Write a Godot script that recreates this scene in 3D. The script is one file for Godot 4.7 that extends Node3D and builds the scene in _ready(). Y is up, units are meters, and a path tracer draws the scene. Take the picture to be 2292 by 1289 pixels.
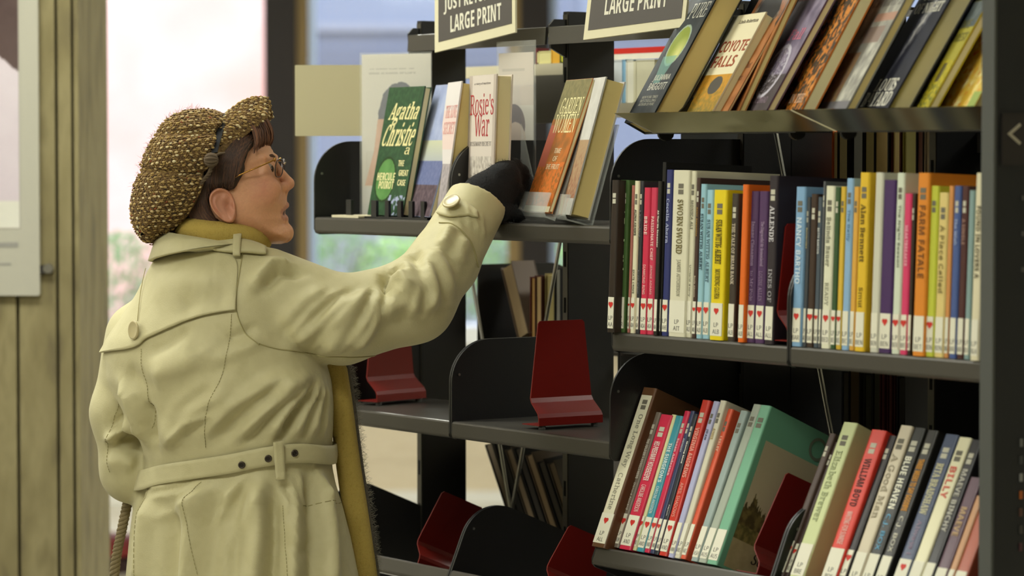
extends Node3D
# A library corner: a woman in a tan raincoat and a tweed cap reaches into a run of black metal shelves.
# World: the shelf run lies along x (right end nearer), its fronts on z = 0, its floor on y = 0.
# ROOM is the frame of the building: x right, y up, z towards the viewer, origin on the floor under the lens.

const ROOM_AT := Vector3(3.6142, 0, 2.685)
const ROOM_TURN := 0.96428
var room := Transform3D(Basis(Vector3.UP, ROOM_TURN), ROOM_AT)
var taken := {}
var mats := {}
var rng := RandomNumberGenerator.new()
var fonts := {}

func _ready():
	rng.seed = 7
	set_camera()
	set_light()
	build_room()
	build_outside()
	build_bookcase()
	build_spine_books()
	build_face_books()
	build_far_books()
	build_supports()
	build_signs()
	build_opposite()
	build_person()

# ------------------------------------------------------------------ camera, sky, lamps, exposure
func set_camera():
	var cam := Camera3D.new()
	cam.name = "camera"
	add_child(cam)
	var att := CameraAttributesPhysical.new()
	att.frustum_focal_length = 127.37
	att.frustum_focus_distance = 4.62
	att.frustum_near = 0.1
	att.frustum_far = 120.0
	att.exposure_aperture = 5.6
	cam.attributes = att
	cam.transform = room * Transform3D(Basis(Vector3.RIGHT, -0.043021), Vector3(0, 1.53, 0))
	cam.current = true

func set_light():
	var env := Environment.new()
	env.tonemap_mode = Environment.TONE_MAPPER_LINEAR
	env.tonemap_exposure = 1.0
	env.sdfgi_enabled = true
	env.ssao_enabled = true
	env.ssil_enabled = true
	env.background_mode = Environment.BG_SKY
	var sm := ProceduralSkyMaterial.new()
	sm.sky_top_color = Color(0.80, 0.87, 1.0)
	sm.sky_horizon_color = Color(0.95, 0.96, 1.0)
	sm.sky_curve = 0.25
	sm.ground_bottom_color = Color(0.55, 0.53, 0.5)
	sm.ground_horizon_color = Color(0.8, 0.8, 0.8)
	sm.energy_multiplier = 1.0
	env.sky = Sky.new()
	env.sky.sky_material = sm
	env.background_energy_multiplier = SKY_ENERGY
	var we := WorldEnvironment.new()
	we.name = "environment"
	we.environment = env
	add_child(we)
	# rows of ceiling light panels: emitting diffuser and an area light of its size just below it
	var k := 0
	for d in [2.3, 5.1, 7.9, 10.7]:
		for u in [-3.4, -1.1, 2.2]:
			if u > 2.0 and (d < 3.0 or d > 9.0): continue
			ceiling_panel(Vector3(u, CEILING, -d), "left" if u < -3.0 else ("middle" if u < 0.0 else "right"), ["first", "second", "third", "last"][k])
		k += 1

const SKY_ENERGY := 4.8
const CEILING := 2.95
const PANEL_ENERGY := 4.3
const LAMP_TINT := Color(0.99, 0.995, 0.95)

func ceiling_panel(at: Vector3, side: String, row: String):
	var t = thing("ceiling_light", "square ceiling light panel, " + side + " one of the " + row + " row from the camera", "light", room * Transform3D(Basis(), at), "ceiling light panels")
	part(box_mesh(Vector3(-0.62, -0.035, -0.32), Vector3(0.62, 0.0, 0.32)), "frame", m("d8d8d4", 0.5), t)
	var em := StandardMaterial3D.new()
	em.albedo_color = Color(0.9, 0.9, 0.85)
	em.emission_enabled = true
	em.emission = LAMP_TINT
	em.emission_energy_multiplier = 1.5
	part(box_mesh(Vector3(-0.58, -0.042, -0.28), Vector3(0.58, -0.036, 0.28)), "lamp_diffuser", em, t)
	var l := AreaLight3D.new()
	l.name = "panel_light"
	l.area_size = Vector2(1.16, 0.56)
	l.light_color = LAMP_TINT
	l.light_energy = PANEL_ENERGY
	l.area_range = 30.0
	l.shadow_enabled = true
	l.transform = Transform3D(Basis(Vector3.RIGHT, -PI / 2), Vector3(0, -0.05, 0))
	t.add_child(l, true)

# ------------------------------------------------------------------ helpers
func numbered(called: String) -> String:
	if not taken.has(called):
		taken[called] = 0
		return called
	taken[called] += 1
	return "%s_%03d" % [called, taken[called]]

func tag(o: Node, label: String, category: String, group := "", kind := ""):
	o.set_meta("label", label)
	o.set_meta("category", category)
	if group: o.set_meta("group", group)
	if kind: o.set_meta("kind", kind)

func thing(called: String, label: String, category: String, at: Transform3D, group := "") -> Node3D:
	var o := Node3D.new()
	o.name = numbered(called)
	add_child(o)
	o.transform = at
	tag(o, label, category, group)
	return o

func part(mesh: Mesh, called: String, mt: Material, parent: Node = self, at := Transform3D()) -> MeshInstance3D:
	var o := MeshInstance3D.new()
	o.name = called if parent != self else numbered(called)
	o.mesh = mesh
	o.material_override = mt
	o.transform = at
	parent.add_child(o, true)
	return o

func struct(mesh: Mesh, called: String, mt: Material, at: Transform3D, label := "") -> MeshInstance3D:
	var o := part(mesh, called, mt, self, at)
	o.set_meta("kind", "structure")
	if label: o.set_meta("label", label)
	return o

func col(hex: String) -> Color:
	return Color.html(hex)

func m(hex: String, rough := 0.6, metal := 0.0, coat := 0.0) -> StandardMaterial3D:
	var key := "%s %.2f %.2f %.2f" % [hex, rough, metal, coat]
	if not mats.has(key):
		var s := StandardMaterial3D.new()
		s.resource_name = "colour_" + hex
		s.albedo_color = col(hex)
		s.roughness = rough
		s.metallic = metal
		if metal == 0.0: s.metallic_specular = 0.36
		if coat > 0.0:
			s.clearcoat_enabled = true
			s.clearcoat = coat
			s.clearcoat_roughness = 0.15
		mats[key] = s
	return mats[key]

func noise_tex(freq: float, sd: int, ramp: Array, size := 256, type := FastNoiseLite.TYPE_SIMPLEX_SMOOTH, oct := 4) -> NoiseTexture2D:
	var n := FastNoiseLite.new()
	n.noise_type = type
	n.seed = sd
	n.frequency = freq
	n.fractal_octaves = oct
	var t := NoiseTexture2D.new()
	t.width = size
	t.height = size
	t.seamless = true
	t.noise = n
	if ramp.size():
		var g := Gradient.new()
		g.offsets = PackedFloat32Array(range(ramp.size()).map(func(i): return float(i) / (ramp.size() - 1)))
		g.colors = PackedColorArray(ramp)
		t.color_ramp = g
	return t

func tri(s: StandardMaterial3D, scale: Vector3, world := false) -> StandardMaterial3D:
	s.uv1_triplanar = true
	s.uv1_world_triplanar = world
	s.uv1_scale = scale
	return s

func clear_sheet(alpha := 0.08) -> StandardMaterial3D:
	var key := "clear %.2f" % alpha
	if not mats.has(key):
		var s := StandardMaterial3D.new()
		s.resource_name = "clear"
		s.transparency = BaseMaterial3D.TRANSPARENCY_ALPHA
		s.albedo_color = Color(0.93, 0.95, 0.93, alpha)
		s.roughness = 0.06
		mats[key] = s
	return mats[key]

func st_new() -> SurfaceTool:
	var st := SurfaceTool.new()
	st.begin(Mesh.PRIMITIVE_TRIANGLES)
	return st

func quad(st: SurfaceTool, a: Vector3, b: Vector3, c: Vector3, d: Vector3, uv := false):
	# a b c d clockwise seen from outside
	var n := (c - a).cross(b - a).normalized()
	var uvs := [Vector2(0, 0), Vector2(1, 0), Vector2(1, 1), Vector2(0, 1)]
	var p := [a, b, c, d]
	for k in [0, 1, 2, 0, 2, 3]:
		st.set_normal(n)
		if uv: st.set_uv(uvs[k])
		st.add_vertex(p[k])

func add_box(st: SurfaceTool, lo: Vector3, hi: Vector3, t := Transform3D()):
	var v := []
	for i in 8:
		v.append(t * Vector3(hi.x if i & 1 else lo.x, hi.y if i & 2 else lo.y, hi.z if i & 4 else lo.z))
	quad(st, v[6], v[7], v[5], v[4])
	quad(st, v[3], v[2], v[0], v[1])
	quad(st, v[2], v[6], v[4], v[0])
	quad(st, v[7], v[3], v[1], v[5])
	quad(st, v[2], v[3], v[7], v[6])
	quad(st, v[4], v[5], v[1], v[0])

func box_mesh(lo: Vector3, hi: Vector3, bevel := 0.0) -> ArrayMesh:
	var st := st_new()
	if bevel <= 0.0:
		add_box(st, lo, hi)
	else:
		var b := bevel
		add_prism(st, PackedVector2Array([Vector2(lo.x + b, lo.y), Vector2(hi.x - b, lo.y), Vector2(hi.x, lo.y + b), Vector2(hi.x, hi.y - b), Vector2(hi.x - b, hi.y), Vector2(lo.x + b, hi.y), Vector2(lo.x, hi.y - b), Vector2(lo.x, lo.y + b)]), lo.z, hi.z)
	return st.commit()

# polygon in local x,y extruded along local z from z0 to z1, then moved by t
func add_prism(st: SurfaceTool, poly: PackedVector2Array, z0: float, z1: float, t := Transform3D()):
	var p := poly
	if Geometry2D.is_polygon_clockwise(p):
		p = poly.duplicate()
		p.reverse()
	var n := p.size()
	for i in n:
		var a := p[i]
		var b := p[(i + 1) % n]
		quad(st, t * Vector3(a.x, a.y, z1), t * Vector3(a.x, a.y, z0), t * Vector3(b.x, b.y, z0), t * Vector3(b.x, b.y, z1))
	var tr := Geometry2D.triangulate_polygon(p)
	var front: Vector3 = (t.basis * Vector3(0, 0, 1)).normalized()
	for k in range(0, tr.size(), 3):
		var q := [p[tr[k]], p[tr[k + 1]], p[tr[k + 2]]]
		if (q[1] - q[0]).cross(q[2] - q[0]) > 0.0:
			q = [q[0], q[2], q[1]]
		for j in 3:
			st.set_normal(front)
			st.add_vertex(t * Vector3(q[j].x, q[j].y, z1))
		for j in [0, 2, 1]:
			st.set_normal(-front)
			st.add_vertex(t * Vector3(q[j].x, q[j].y, z0))

func prism(poly: PackedVector2Array, z0: float, z1: float, t := Transform3D()) -> ArrayMesh:
	var st := st_new()
	add_prism(st, poly, z0, z1, t)
	return st.commit()

# axes for a prism whose polygon is (z, y) and whose thickness runs along x
func along_x() -> Transform3D:
	return Transform3D(Basis(Vector3(0, 0, 1), Vector3(0, 1, 0), Vector3(-1, 0, 0)), Vector3.ZERO)

# axes for a prism whose polygon is (x, -z) and whose thickness runs along y
func along_y() -> Transform3D:
	return Transform3D(Basis(Vector3(1, 0, 0), Vector3(0, 0, -1), Vector3(0, 1, 0)), Vector3.ZERO)

func add_tube(st: SurfaceTool, pts: PackedVector3Array, radii: Array, sides := 6, color := Color(-1, 0, 0)):
	var n := pts.size()
	var rings := []
	var side := Vector3.ZERO
	for i in n:
		var dir := (pts[mini(i + 1, n - 1)] - pts[maxi(i - 1, 0)]).normalized()
		if i == 0:
			side = dir.cross(Vector3(0.31, 0.9, 0.27)).normalized()
		else:
			side = (side - dir * side.dot(dir)).normalized()
		var up := dir.cross(side)
		var r: float = radii[i] if radii.size() == n else lerpf(radii[0], radii[-1], float(i) / (n - 1))
		var ring := []
		for k in sides:
			var an := TAU * k / sides
			var nn := side * cos(an) + up * sin(an)
			ring.append([pts[i] + nn * r, nn])
		rings.append(ring)
	for i in n - 1:
		for k in sides:
			var k2 := (k + 1) % sides
			for c in [rings[i][k], rings[i + 1][k], rings[i + 1][k2], rings[i][k], rings[i + 1][k2], rings[i][k2]]:
				if color.r >= 0.0: st.set_color(color)
				st.set_normal(c[1])
				st.add_vertex(c[0])
	for e in [0, n - 1]:
		var dirn := (pts[e] - pts[1 if e == 0 else n - 2]).normalized()
		for k in range(1, sides - 1):
			var tri_ids := [0, k + 1, k] if e == 0 else [0, k, k + 1]
			for q in tri_ids:
				if color.r >= 0.0: st.set_color(color)
				st.set_normal(dirn)
				st.add_vertex(rings[e][q][0])

func tube(pts: PackedVector3Array, radii: Array, sides := 8) -> ArrayMesh:
	var st := st_new()
	add_tube(st, pts, radii, sides)
	return st.commit()

func disc(r: float, thick: float, sides := 20) -> ArrayMesh:
	var p := PackedVector2Array()
	for k in sides:
		p.append(Vector2(cos(TAU * k / sides), sin(TAU * k / sides)) * r)
	return prism(p, 0.0, thick)

func font(kind: String) -> Font:
	if not fonts.has(kind):
		var f := SystemFont.new()
		f.font_names = PackedStringArray(["Droid Serif" if kind.begins_with("f") else "Droid Sans"])
		f.font_weight = 700 if kind.ends_with("b") else 400
		fonts[kind] = f
	return fonts[kind]

# lettering fitted into a rectangle of the given length and height, centred on the local origin, facing +z
func lettering(words: String, length: float, height: float, mt: Material, parent: Node, at: Transform3D, kind := "sb", called := "lettering", slant := 0.0) -> MeshInstance3D:
	var tm := TextMesh.new()
	tm.font = font(kind)
	tm.font_size = 24
	tm.pixel_size = 0.01
	tm.depth = 0.01
	tm.curve_step = 3.0
	tm.text = words
	var bb := tm.get_aabb()
	if bb.size.x <= 0.0: return null
	var sx := length / bb.size.x
	var sy := height / bb.size.y
	var ctr := bb.get_center()
	var basis := Basis(Vector3(sx, 0, 0), Vector3(slant * sy, sy, 0), Vector3(0, 0, 0.03))
	return part(tm, called, mt, parent, at * Transform3D(basis, basis * Vector3(-ctr.x, -ctr.y, 0)))

func heart_poly(s: float) -> PackedVector2Array:
	var p := PackedVector2Array()
	for k in 22:
		var t := TAU * k / 22.0
		p.append(Vector2(16.0 * pow(sin(t), 3), 13.0 * cos(t) - 5.0 * cos(2 * t) - 2.0 * cos(3 * t) - cos(4 * t)) * s / 34.0)
	return p

# ------------------------------------------------------------------ tables of the books
# left edge, thickness, height, front, colour, look, title, its colour, second line, its colour, call mark, heart, print mark, lettering
const R3 := [
	[0.0028, 0.0176, 0.2240, 0.0100, "2e2620", "black patterned", "", "888888", "", "888888", "LP AA", 1, "l", "s"],
	[0.0055, 0.0214, 0.2240, -0.0040, "3f5a2e", "dark green", "A Tender Vale", "b9c79a", "", "888888", "LP AAR", 0, "l", "f"],
	[0.0286, 0.0060, 0.2163, -0.0080, "b8746a", "pink and blue", "", "888888", "", "888888", "LP ADA", 1, "-", "s"],
	[0.0405, 0.0114, 0.2229, -0.0040, "d8d3b4", "narrow white", "ALINA ADAMS", "4a463a", "SKATE CRIME", "4a463a", "LP ADA", 1, "d", "s"],
	[0.0485, 0.0103, 0.2229, -0.0070, "34363a", "charcoal", "A Killer Plot", "6d7075", "ELLERY ADAMS", "8a8d92", "LP ADA", 0, "l", "s"],
	[0.0638, 0.0161, 0.2133, -0.0040, "c8304c", "bright pink", "BRIDE", "e9c4bd", "DIAMOND RING", "e9c4bd", "LP ADA", 1, "-", "s"],
	[0.0778, 0.0155, 0.2134, -0.0060, "c43a55", "rose pink", "PASSIONATE CHEF", "e3b9b4", "JENNIE ADAMS", "e3b9b4", "LP ADA", 1, "-", "s"],
	[0.1004, 0.0090, 0.2227, -0.0010, "24221d", "slim black", "All That We Remember", "e0ddcf", "", "888888", "LP ADA", 0, "-", "s"],
	[0.1034, 0.0090, 0.2504, -0.0060, "1b1a19", "tall black plastic", "", "888888", "", "888888", "LP AH", 0, "-", "s"],
	[0.1156, 0.0153, 0.2395, -0.0040, "2f3568", "navy blue", "Cecelia Ahern", "a9b0cc", "", "888888", "LP AHE", 1, "l", "f"],
	[0.1319, 0.0397, 0.2389, -0.0040, "d3cfb6", "wide white", "SWORN SWORD", "6b6136", "JAMES AITCHESON", "8d8a76", "LP AIT", 0, "d", "f"],
	[0.1688, 0.0134, 0.2378, -0.0070, "d0ccb2", "plain white", "MONICA ALI", "7d7a68", "Untold Story", "7d7a68", "LP ALI", 0, "d", "s"],
	[0.1840, 0.0093, 0.2283, -0.0060, "43302a", "dark brown", "Saint Augustine", "b08a4a", "Boris Akunin", "d8c8b0", "LP AKU", 1, "l", "f"],
	[0.1963, 0.0138, 0.2195, -0.0040, "8fb9c6", "pale blue", "SUSAN WITTIG ALBERT", "2f4450", "", "888888", "LP ALB", 1, "d", "f"],
	[0.2081, 0.0158, 0.2113, -0.0060, "96bfcd", "sky blue", "SUSAN WITTIG ALBERT", "4d6872", "", "888888", "LP ALB", 1, "d", "f"],
	[0.2320, 0.0302, 0.2116, 0.0000, "dcc51c", "bright yellow", "SUSAN WITTIG ALBERT", "3b3412", "MOURNING GLORIA", "3b3412", "LP ALB", 1, "d", "f"],
	[0.2532, 0.0080, 0.2117, -0.0080, "7a3b2c", "rust brown", "SUSAN WITTIG ALBERT", "caa58f", "", "888888", "LP ALB", 1, "l", "s"],
	[0.2672, 0.0159, 0.2068, -0.0040, "3a322b", "deep brown", "THE TALE OF BRIAR BANK", "cbbfa9", "", "888888", "LP ALB", 0, "l", "f"],
	[0.2975, 0.0138, 0.2196, 0.0020, "d9661c", "orange", "", "888888", "", "888888", "LP ALB", 0, "-", "s"],
	[0.3098, 0.0176, 0.2104, -0.0040, "4a2f55", "dark purple", "Insane Cinnamon", "8d7793", "to Mr Pole", "8d7793", "LP ALL", 1, "-", "f"],
	[0.3279, 0.0199, 0.2105, -0.0040, "4d3159", "plum purple", "The Disgraceful Mr Remembered", "9d86a2", "LOUISE ALLEN", "8d7793", "LP ALL", 1, "-", "f"],
	[0.3532, 0.0197, 0.2323, 0.0000, "2a2329", "black maroon", "ALLENDE", "d5d2d6", "INES OF", "b5b2b6", "LP ALL", 0, "l", "f"]]
const R4 := [
	[0.4086, 0.0207, 0.2174, -0.0020, "7ba1c4", "light blue", "NANCY BARTHO", "c8d8e4", "", "888888", "LP BAR", 1, "d", "s"],
	[0.4256, 0.0094, 0.2035, -0.0060, "4b5055", "slate grey", "Bainbridge", "c3b98f", "", "888888", "LP BAR", 0, "l", "s"],
	[0.4378, 0.0144, 0.2079, -0.0040, "3a2a20", "brown and orange", "", "888888", "", "888888", "LP BAR", 1, "l", "s"],
	[0.4503, 0.0097, 0.2038, -0.0060, "47525c", "blue grey", "BETTY BARTON", "c9cbc6", "", "888888", "LP BAR", 1, "l", "s"],
	[0.4594, 0.0051, 0.2250, -0.0070, "55575a", "thin grey", "", "888888", "", "888888", "LP BE", 0, "l", "s"],
	[0.4684, 0.0189, 0.2191, -0.0040, "d9d8be", "ivory", "Belinda Bauer", "8a8976", "READY", "8a8976", "LP BED", 1, "d", "f"],
	[0.4877, 0.0105, 0.2174, -0.0040, "33502e", "black and green", "", "888888", "", "888888", "LP BEE", 1, "l", "s"],
	[0.4964, 0.0109, 0.2181, -0.0060, "d2ae3c", "mustard", "", "888888", "", "888888", "LP BEE", 1, "d", "s"],
	[0.5101, 0.0149, 0.2295, -0.0040, "86aacb", "powder blue", "The Daily", "5f84a6", "", "888888", "LP BEC", 0, "d", "s"],
	[0.5232, 0.0108, 0.2183, -0.0060, "d5a345", "amber", "", "888888", "", "888888", "LP BEL", 0, "d", "s"],
	[0.5402, 0.0201, 0.2374, -0.0010, "d9b32c", "golden yellow", "Alan Bennett", "5d4a16", "Smut", "5d4a16", "LP BEN", 0, "d", "f"],
	[0.5675, 0.0164, 0.2375, -0.0040, "c6c5b4", "pale grey", "", "888888", "", "888888", "LP BEN", 0, "-", "s"],
	[0.5821, 0.0246, 0.2276, -0.0060, "43285a", "violet", "", "888888", "", "888888", "LP BEN", 1, "-", "f"],
	[0.6098, 0.0157, 0.2371, -0.0040, "cbd3bf", "mint white", "The Night Season", "8a917e", "", "888888", "LP BER", 1, "d", "s"],
	[0.6259, 0.0143, 0.2104, -0.0040, "cf3a66", "hot pink", "HEARTBREAKER", "e6a3b4", "", "888888", "LP BERT", 1, "-", "s"],
	[0.6383, 0.0073, 0.2105, -0.0060, "33291f", "black brown", "", "888888", "", "888888", "LP BET", 0, "l", "s"],
	[0.6548, 0.0230, 0.2373, 0.0000, "d58326", "tall orange", "FARM FATALE", "7a4a1c", "", "888888", "LP BET", 0, "d", "s"],
	[0.6752, 0.0161, 0.2207, -0.0040, "bcc240", "lime green", "", "888888", "", "888888", "LP BIN", 1, "d", "s"],
	[0.6917, 0.0181, 0.2122, -0.0040, "d5c07a", "cream yellow", "A Place Called", "8d7d4a", "", "888888", "LP BIN", 0, "d", "s"],
	[0.7080, 0.0088, 0.2209, -0.0060, "c98a4e", "tan orange", "", "888888", "", "888888", "LP BIN", 0, "-", "s"],
	[0.7194, 0.0137, 0.2210, -0.0040, "44588e", "royal blue", "The Wish", "9aa7c8", "", "888888", "LP BIR", 0, "l", "s"],
	[0.7313, 0.0136, 0.2211, -0.0060, "4b2a28", "chestnut", "A SINGLE", "9d7a6e", "", "888888", "LP BIR", 0, "l", "s"],
	[0.7454, 0.0103, 0.2155, -0.0060, "7e9796", "teal grey", "", "888888", "", "888888", "LP BLA", 0, "-", "s"],
	[0.7650, 0.0163, 0.2378, 0.0020, "d5cdae", "tall cream", "FOUND IN LOVERS A", "5d5642", "", "888888", "LP BLA", 0, "-", "s"]]
const L3 := [
	[-0.0000, 0.0332, 0.2490, 0.0360, "5e4028", "tall white-labelled brown", "One Long Way", "8f8c7c", "Catherine", "8f8c7c", "LP ALL", 1, "d", "f", 0.394],
	[0.0286, 0.0142, 0.2100, 0.0180, "766c60", "grey brown", "THE SOLDIER'S HOMECOMING", "d6cfc0", "Donna Alward", "d6cfc0", "LP ALW", 1, "l", "s", 0.380],
	[0.0474, 0.0288, 0.2080, 0.0210, "c42c48", "crimson pink", "HIS PREGNANT HOUSEKEEPER", "ead0cb", "CAROLINE ANDERSON", "ead0cb", "LP AND", 1, "l", "s", 0.380],
	[0.0701, 0.0124, 0.2080, 0.0160, "cfcf9c", "pale lime", "", "888888", "", "888888", "LP AND", 1, "-", "s", 0.367],
	[0.0857, 0.0177, 0.2070, 0.0180, "3f8f9e", "turquoise", "THE SURGEON'S", "d4e2de", "CAROLINE ANDERSON", "d4e2de", "LP AND", 1, "-", "s", 0.356],
	[0.1013, 0.0133, 0.2150, 0.0160, "c5274a", "magenta and white", "Susan Andersen", "e5bcc0", "", "888888", "LP AND", 1, "l", "f", 0.353],
	[0.1152, 0.0101, 0.2160, 0.0160, "333c5e", "ink blue", "ANTHONY", "b3b8c4", "", "888888", "LP AND", 1, "l", "s", 0.353],
	[0.1284, 0.0100, 0.2120, 0.0180, "2a2f36", "black and white", "Moving Maid", "e5e3d8", "Asylum", "e5e3d8", "LP AND", 0, "l", "s", 0.346],
	[0.1390, 0.0194, 0.2340, 0.0180, "c03325", "scarlet", "VIRGINIA ANDREWS", "e0a090", "APRIL SHADOWS", "e0a090", "LP AND", 1, "l", "s", 0.346],
	[0.1644, 0.0135, 0.2350, 0.0210, "a9aacb", "lavender", "JOAN", "55566e", "", "888888", "LP ANN", 0, "d", "s", 0.360],
	[0.1746, 0.0140, 0.2370, 0.0180, "cfc9b2", "cream and black", "ANNE", "b5a070", "", "888888", "LP ANS", 0, "d", "s", 0.363],
	[0.1870, 0.0124, 0.2270, 0.0160, "d25535", "coral red", "LESLEY", "ecc0a6", "", "888888", "LP ARC", 0, "d", "s", 0.391],
	[0.2133, 0.0164, 0.2280, 0.0180, "93a29e", "blue-grey faded", "", "888888", "", "888888", "LP ASH", 0, "d", "s", 0.408],
	[0.2302, 0.0188, 0.2410, 0.0180, "9da596", "sage grey", "", "888888", "", "888888", "LP AUS", 0, "d", "s", 0.429],
	[0.2495, 0.0237, 0.2400, 0.0180, "6fa889", "sea green", "", "888888", "", "888888", "LP AUS", 0, "d", "s", 0.419]]
const L4 := [
	[0.4017, 0.0133, 0.2120, 0.0160, "4a3a34", "brown-black dotted", "", "888888", "", "888888", "LP BRE", 1, "l", "s", 0.457],
	[0.4107, 0.0109, 0.2000, 0.0120, "3d2c28", "dusky brown", "", "888888", "", "888888", "LP BRE", 1, "l", "s", 0.463],
	[0.4340, 0.0295, 0.2300, 0.0220, "c3cb96", "tall pale green", "Elizabeth Brewer", "9aa378", "", "888888", "LP BRE", 0, "d", "f", 0.436],
	[0.4944, 0.0311, 0.2230, 0.0200, "cf3a2c", "bright red", "WILLIAM BOYD", "4a1a14", "WAITING FOR SUNRISE", "f0d8cc", "LP BOY", 0, "l", "s", 0.429],
	[0.5236, 0.0154, 0.2180, 0.0160, "2e2a2c", "dark night-sky", "", "888888", "", "888888", "LP BOY", 1, "l", "s", 0.447],
	[0.5475, 0.0242, 0.2340, 0.0210, "c8bda4", "beige", "A Good Man", "9d937c", "", "888888", "LP BRA", 0, "d", "f", 0.436],
	[0.5691, 0.0240, 0.2330, 0.0180, "23231f", "black white-titled", "BLUE HEAVEN", "ecead6", "C.J. BOX", "6cb4dc", "LP BOX", 0, "l", "s", 0.443],
	[0.5948, 0.0220, 0.2320, 0.0180, "2b2924", "black orange-titled", "THREE WEEKS TO SAY GOODBYE", "d8931e", "C.J. BOX", "e0dcc8", "LP BOX", 0, "l", "s", 0.450],
	[0.6281, 0.0260, 0.2300, 0.0180, "46506a", "steel blue", "RITA BRADSHAW", "cfc9a0", "Always I", "a08aa0", "LP BRA", 1, "l", "f", 0.461],
	[0.6550, 0.0240, 0.2280, 0.0180, "dcd7b4", "floral white", "BILLY", "c86050", "", "888888", "LP BRA", 0, "d", "s", 0.463],
	[0.6776, 0.0204, 0.2260, 0.0160, "2b292b", "black lower", "MAEVE BINCHY", "b5b2a6", "", "888888", "LP BRI", 0, "l", "s", 0.463],
	[0.7019, 0.0219, 0.1750, 0.0180, "5e4552", "mauve", "MAEVE", "b89a70", "", "888888", "LP BRI", 0, "-", "s", 0.463],
	[0.7246, 0.0125, 0.1510, 0.0180, "b98a62", "light tan", "", "888888", "", "888888", "LP BRI", 0, "-", "s", 0.463],
	[0.7379, 0.0224, 0.1500, 0.0180, "a5543e", "red and white", "", "888888", "", "888888", "LP BRO", 0, "-", "s", 0.463]]
# shelf, lower left corner, width, height, (spare), thickness, yaw, lean, colour, look
const FACES := [
	["D", Vector3(-0.0548, 1.5800, -0.0650), 0.140, 0.256, 0, 0.0365, 21.6, 29.0, "1d2328", "tall dark cover with a glowing green bubble"],
	["D", Vector3(0.0730, 1.5786, -0.0648), 0.140, 0.180, 0, 0.0174, 20.1, 29.5, "d8cfae", "white and orange cover lettered in brown"],
	["D", Vector3(0.1057, 1.5790, -0.0644), 0.140, 0.256, 0, 0.0034, 19.4, 30.5, "9a5f2e", "brown cover with a dark eye shape"],
	["D", Vector3(0.1776, 1.5778, -0.0665), 0.085, 0.256, 0, 0.0098, 28.1, 25.0, "9c6a38", "narrower brown cover with a ringed medallion"],
	["D", Vector3(0.2021, 1.5783, -0.0649), 0.140, 0.256, 0, 0.0117, 22.7, 29.5, "5d4a5c", "purple cover with a pale sketched figure"],
	["D", Vector3(0.2846, 1.5776, -0.0655), 0.140, 0.256, 0, 0.0188, 24.9, 28.0, "b5651f", "orange and brown autumn patterned cover"],
	["D", Vector3(0.3724, 1.5773, -0.0651), 0.140, 0.256, 0, 0.0130, 23.9, 29.0, "8a8880", "grey misty cover with a silvery edge"],
	["D", Vector3(0.4561, 1.5777, -0.0647), 0.140, 0.256, 0, 0.0280, 23.9, 30.5, "22232f", "dark navy cover with a white streak of light"],
	["D", Vector3(0.5648, 1.5773, -0.0654), 0.105, 0.180, 0, 0.0118, 29.6, 29.5, "b9a52c", "yellow and slate cover"],
	["D", Vector3(0.6184, 1.5772, -0.0647), 0.120, 0.210, 0, 0.0159, 20.0, 29.5, "d9b95a", "sunny yellow cover splashed with red"],
	["T", Vector3(-0.7561, 1.4315, -0.0500), 0.140, 0.218, 0, 0.0127, 7.8, 11.0, "2f4a30", "dark green cover with looping cream script"],
	["T", Vector3(-0.6475, 1.4317, -0.0500), 0.140, 0.224, 0, 0.0103, 14.4, 15.5, "8f9bb8", "pale blue seascape cover"],
	["T", Vector3(-0.5638, 1.4316, -0.0500), 0.130, 0.220, 0, 0.0286, 23.9, 8.0, "cfc9c6", "white and pink cover"],
	["T", Vector3(-0.4336, 1.4275, -0.0320), 0.140, 0.230, 0, 0.0270, 16.6, 2.0, "c9beb2", "pale upright cover lettered in red"],
	["T", Vector3(-0.2977, 1.4443, -0.0500), 0.140, 0.216, 0, 0.0067, 19.0, 19.0, "b06a34", "orange garden cover in a clear holder"],
	["T", Vector3(-0.2196, 1.4420, -0.0500), 0.140, 0.214, 0, 0.0316, 24.8, 15.0, "b9b7b0", "silvery grey cover in a clear holder"]]

# ------------------------------------------------------------------ the room
func rt(at: Vector3, turn := 0.0) -> Transform3D:
	return room * Transform3D(Basis(Vector3.UP, turn), at)

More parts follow.
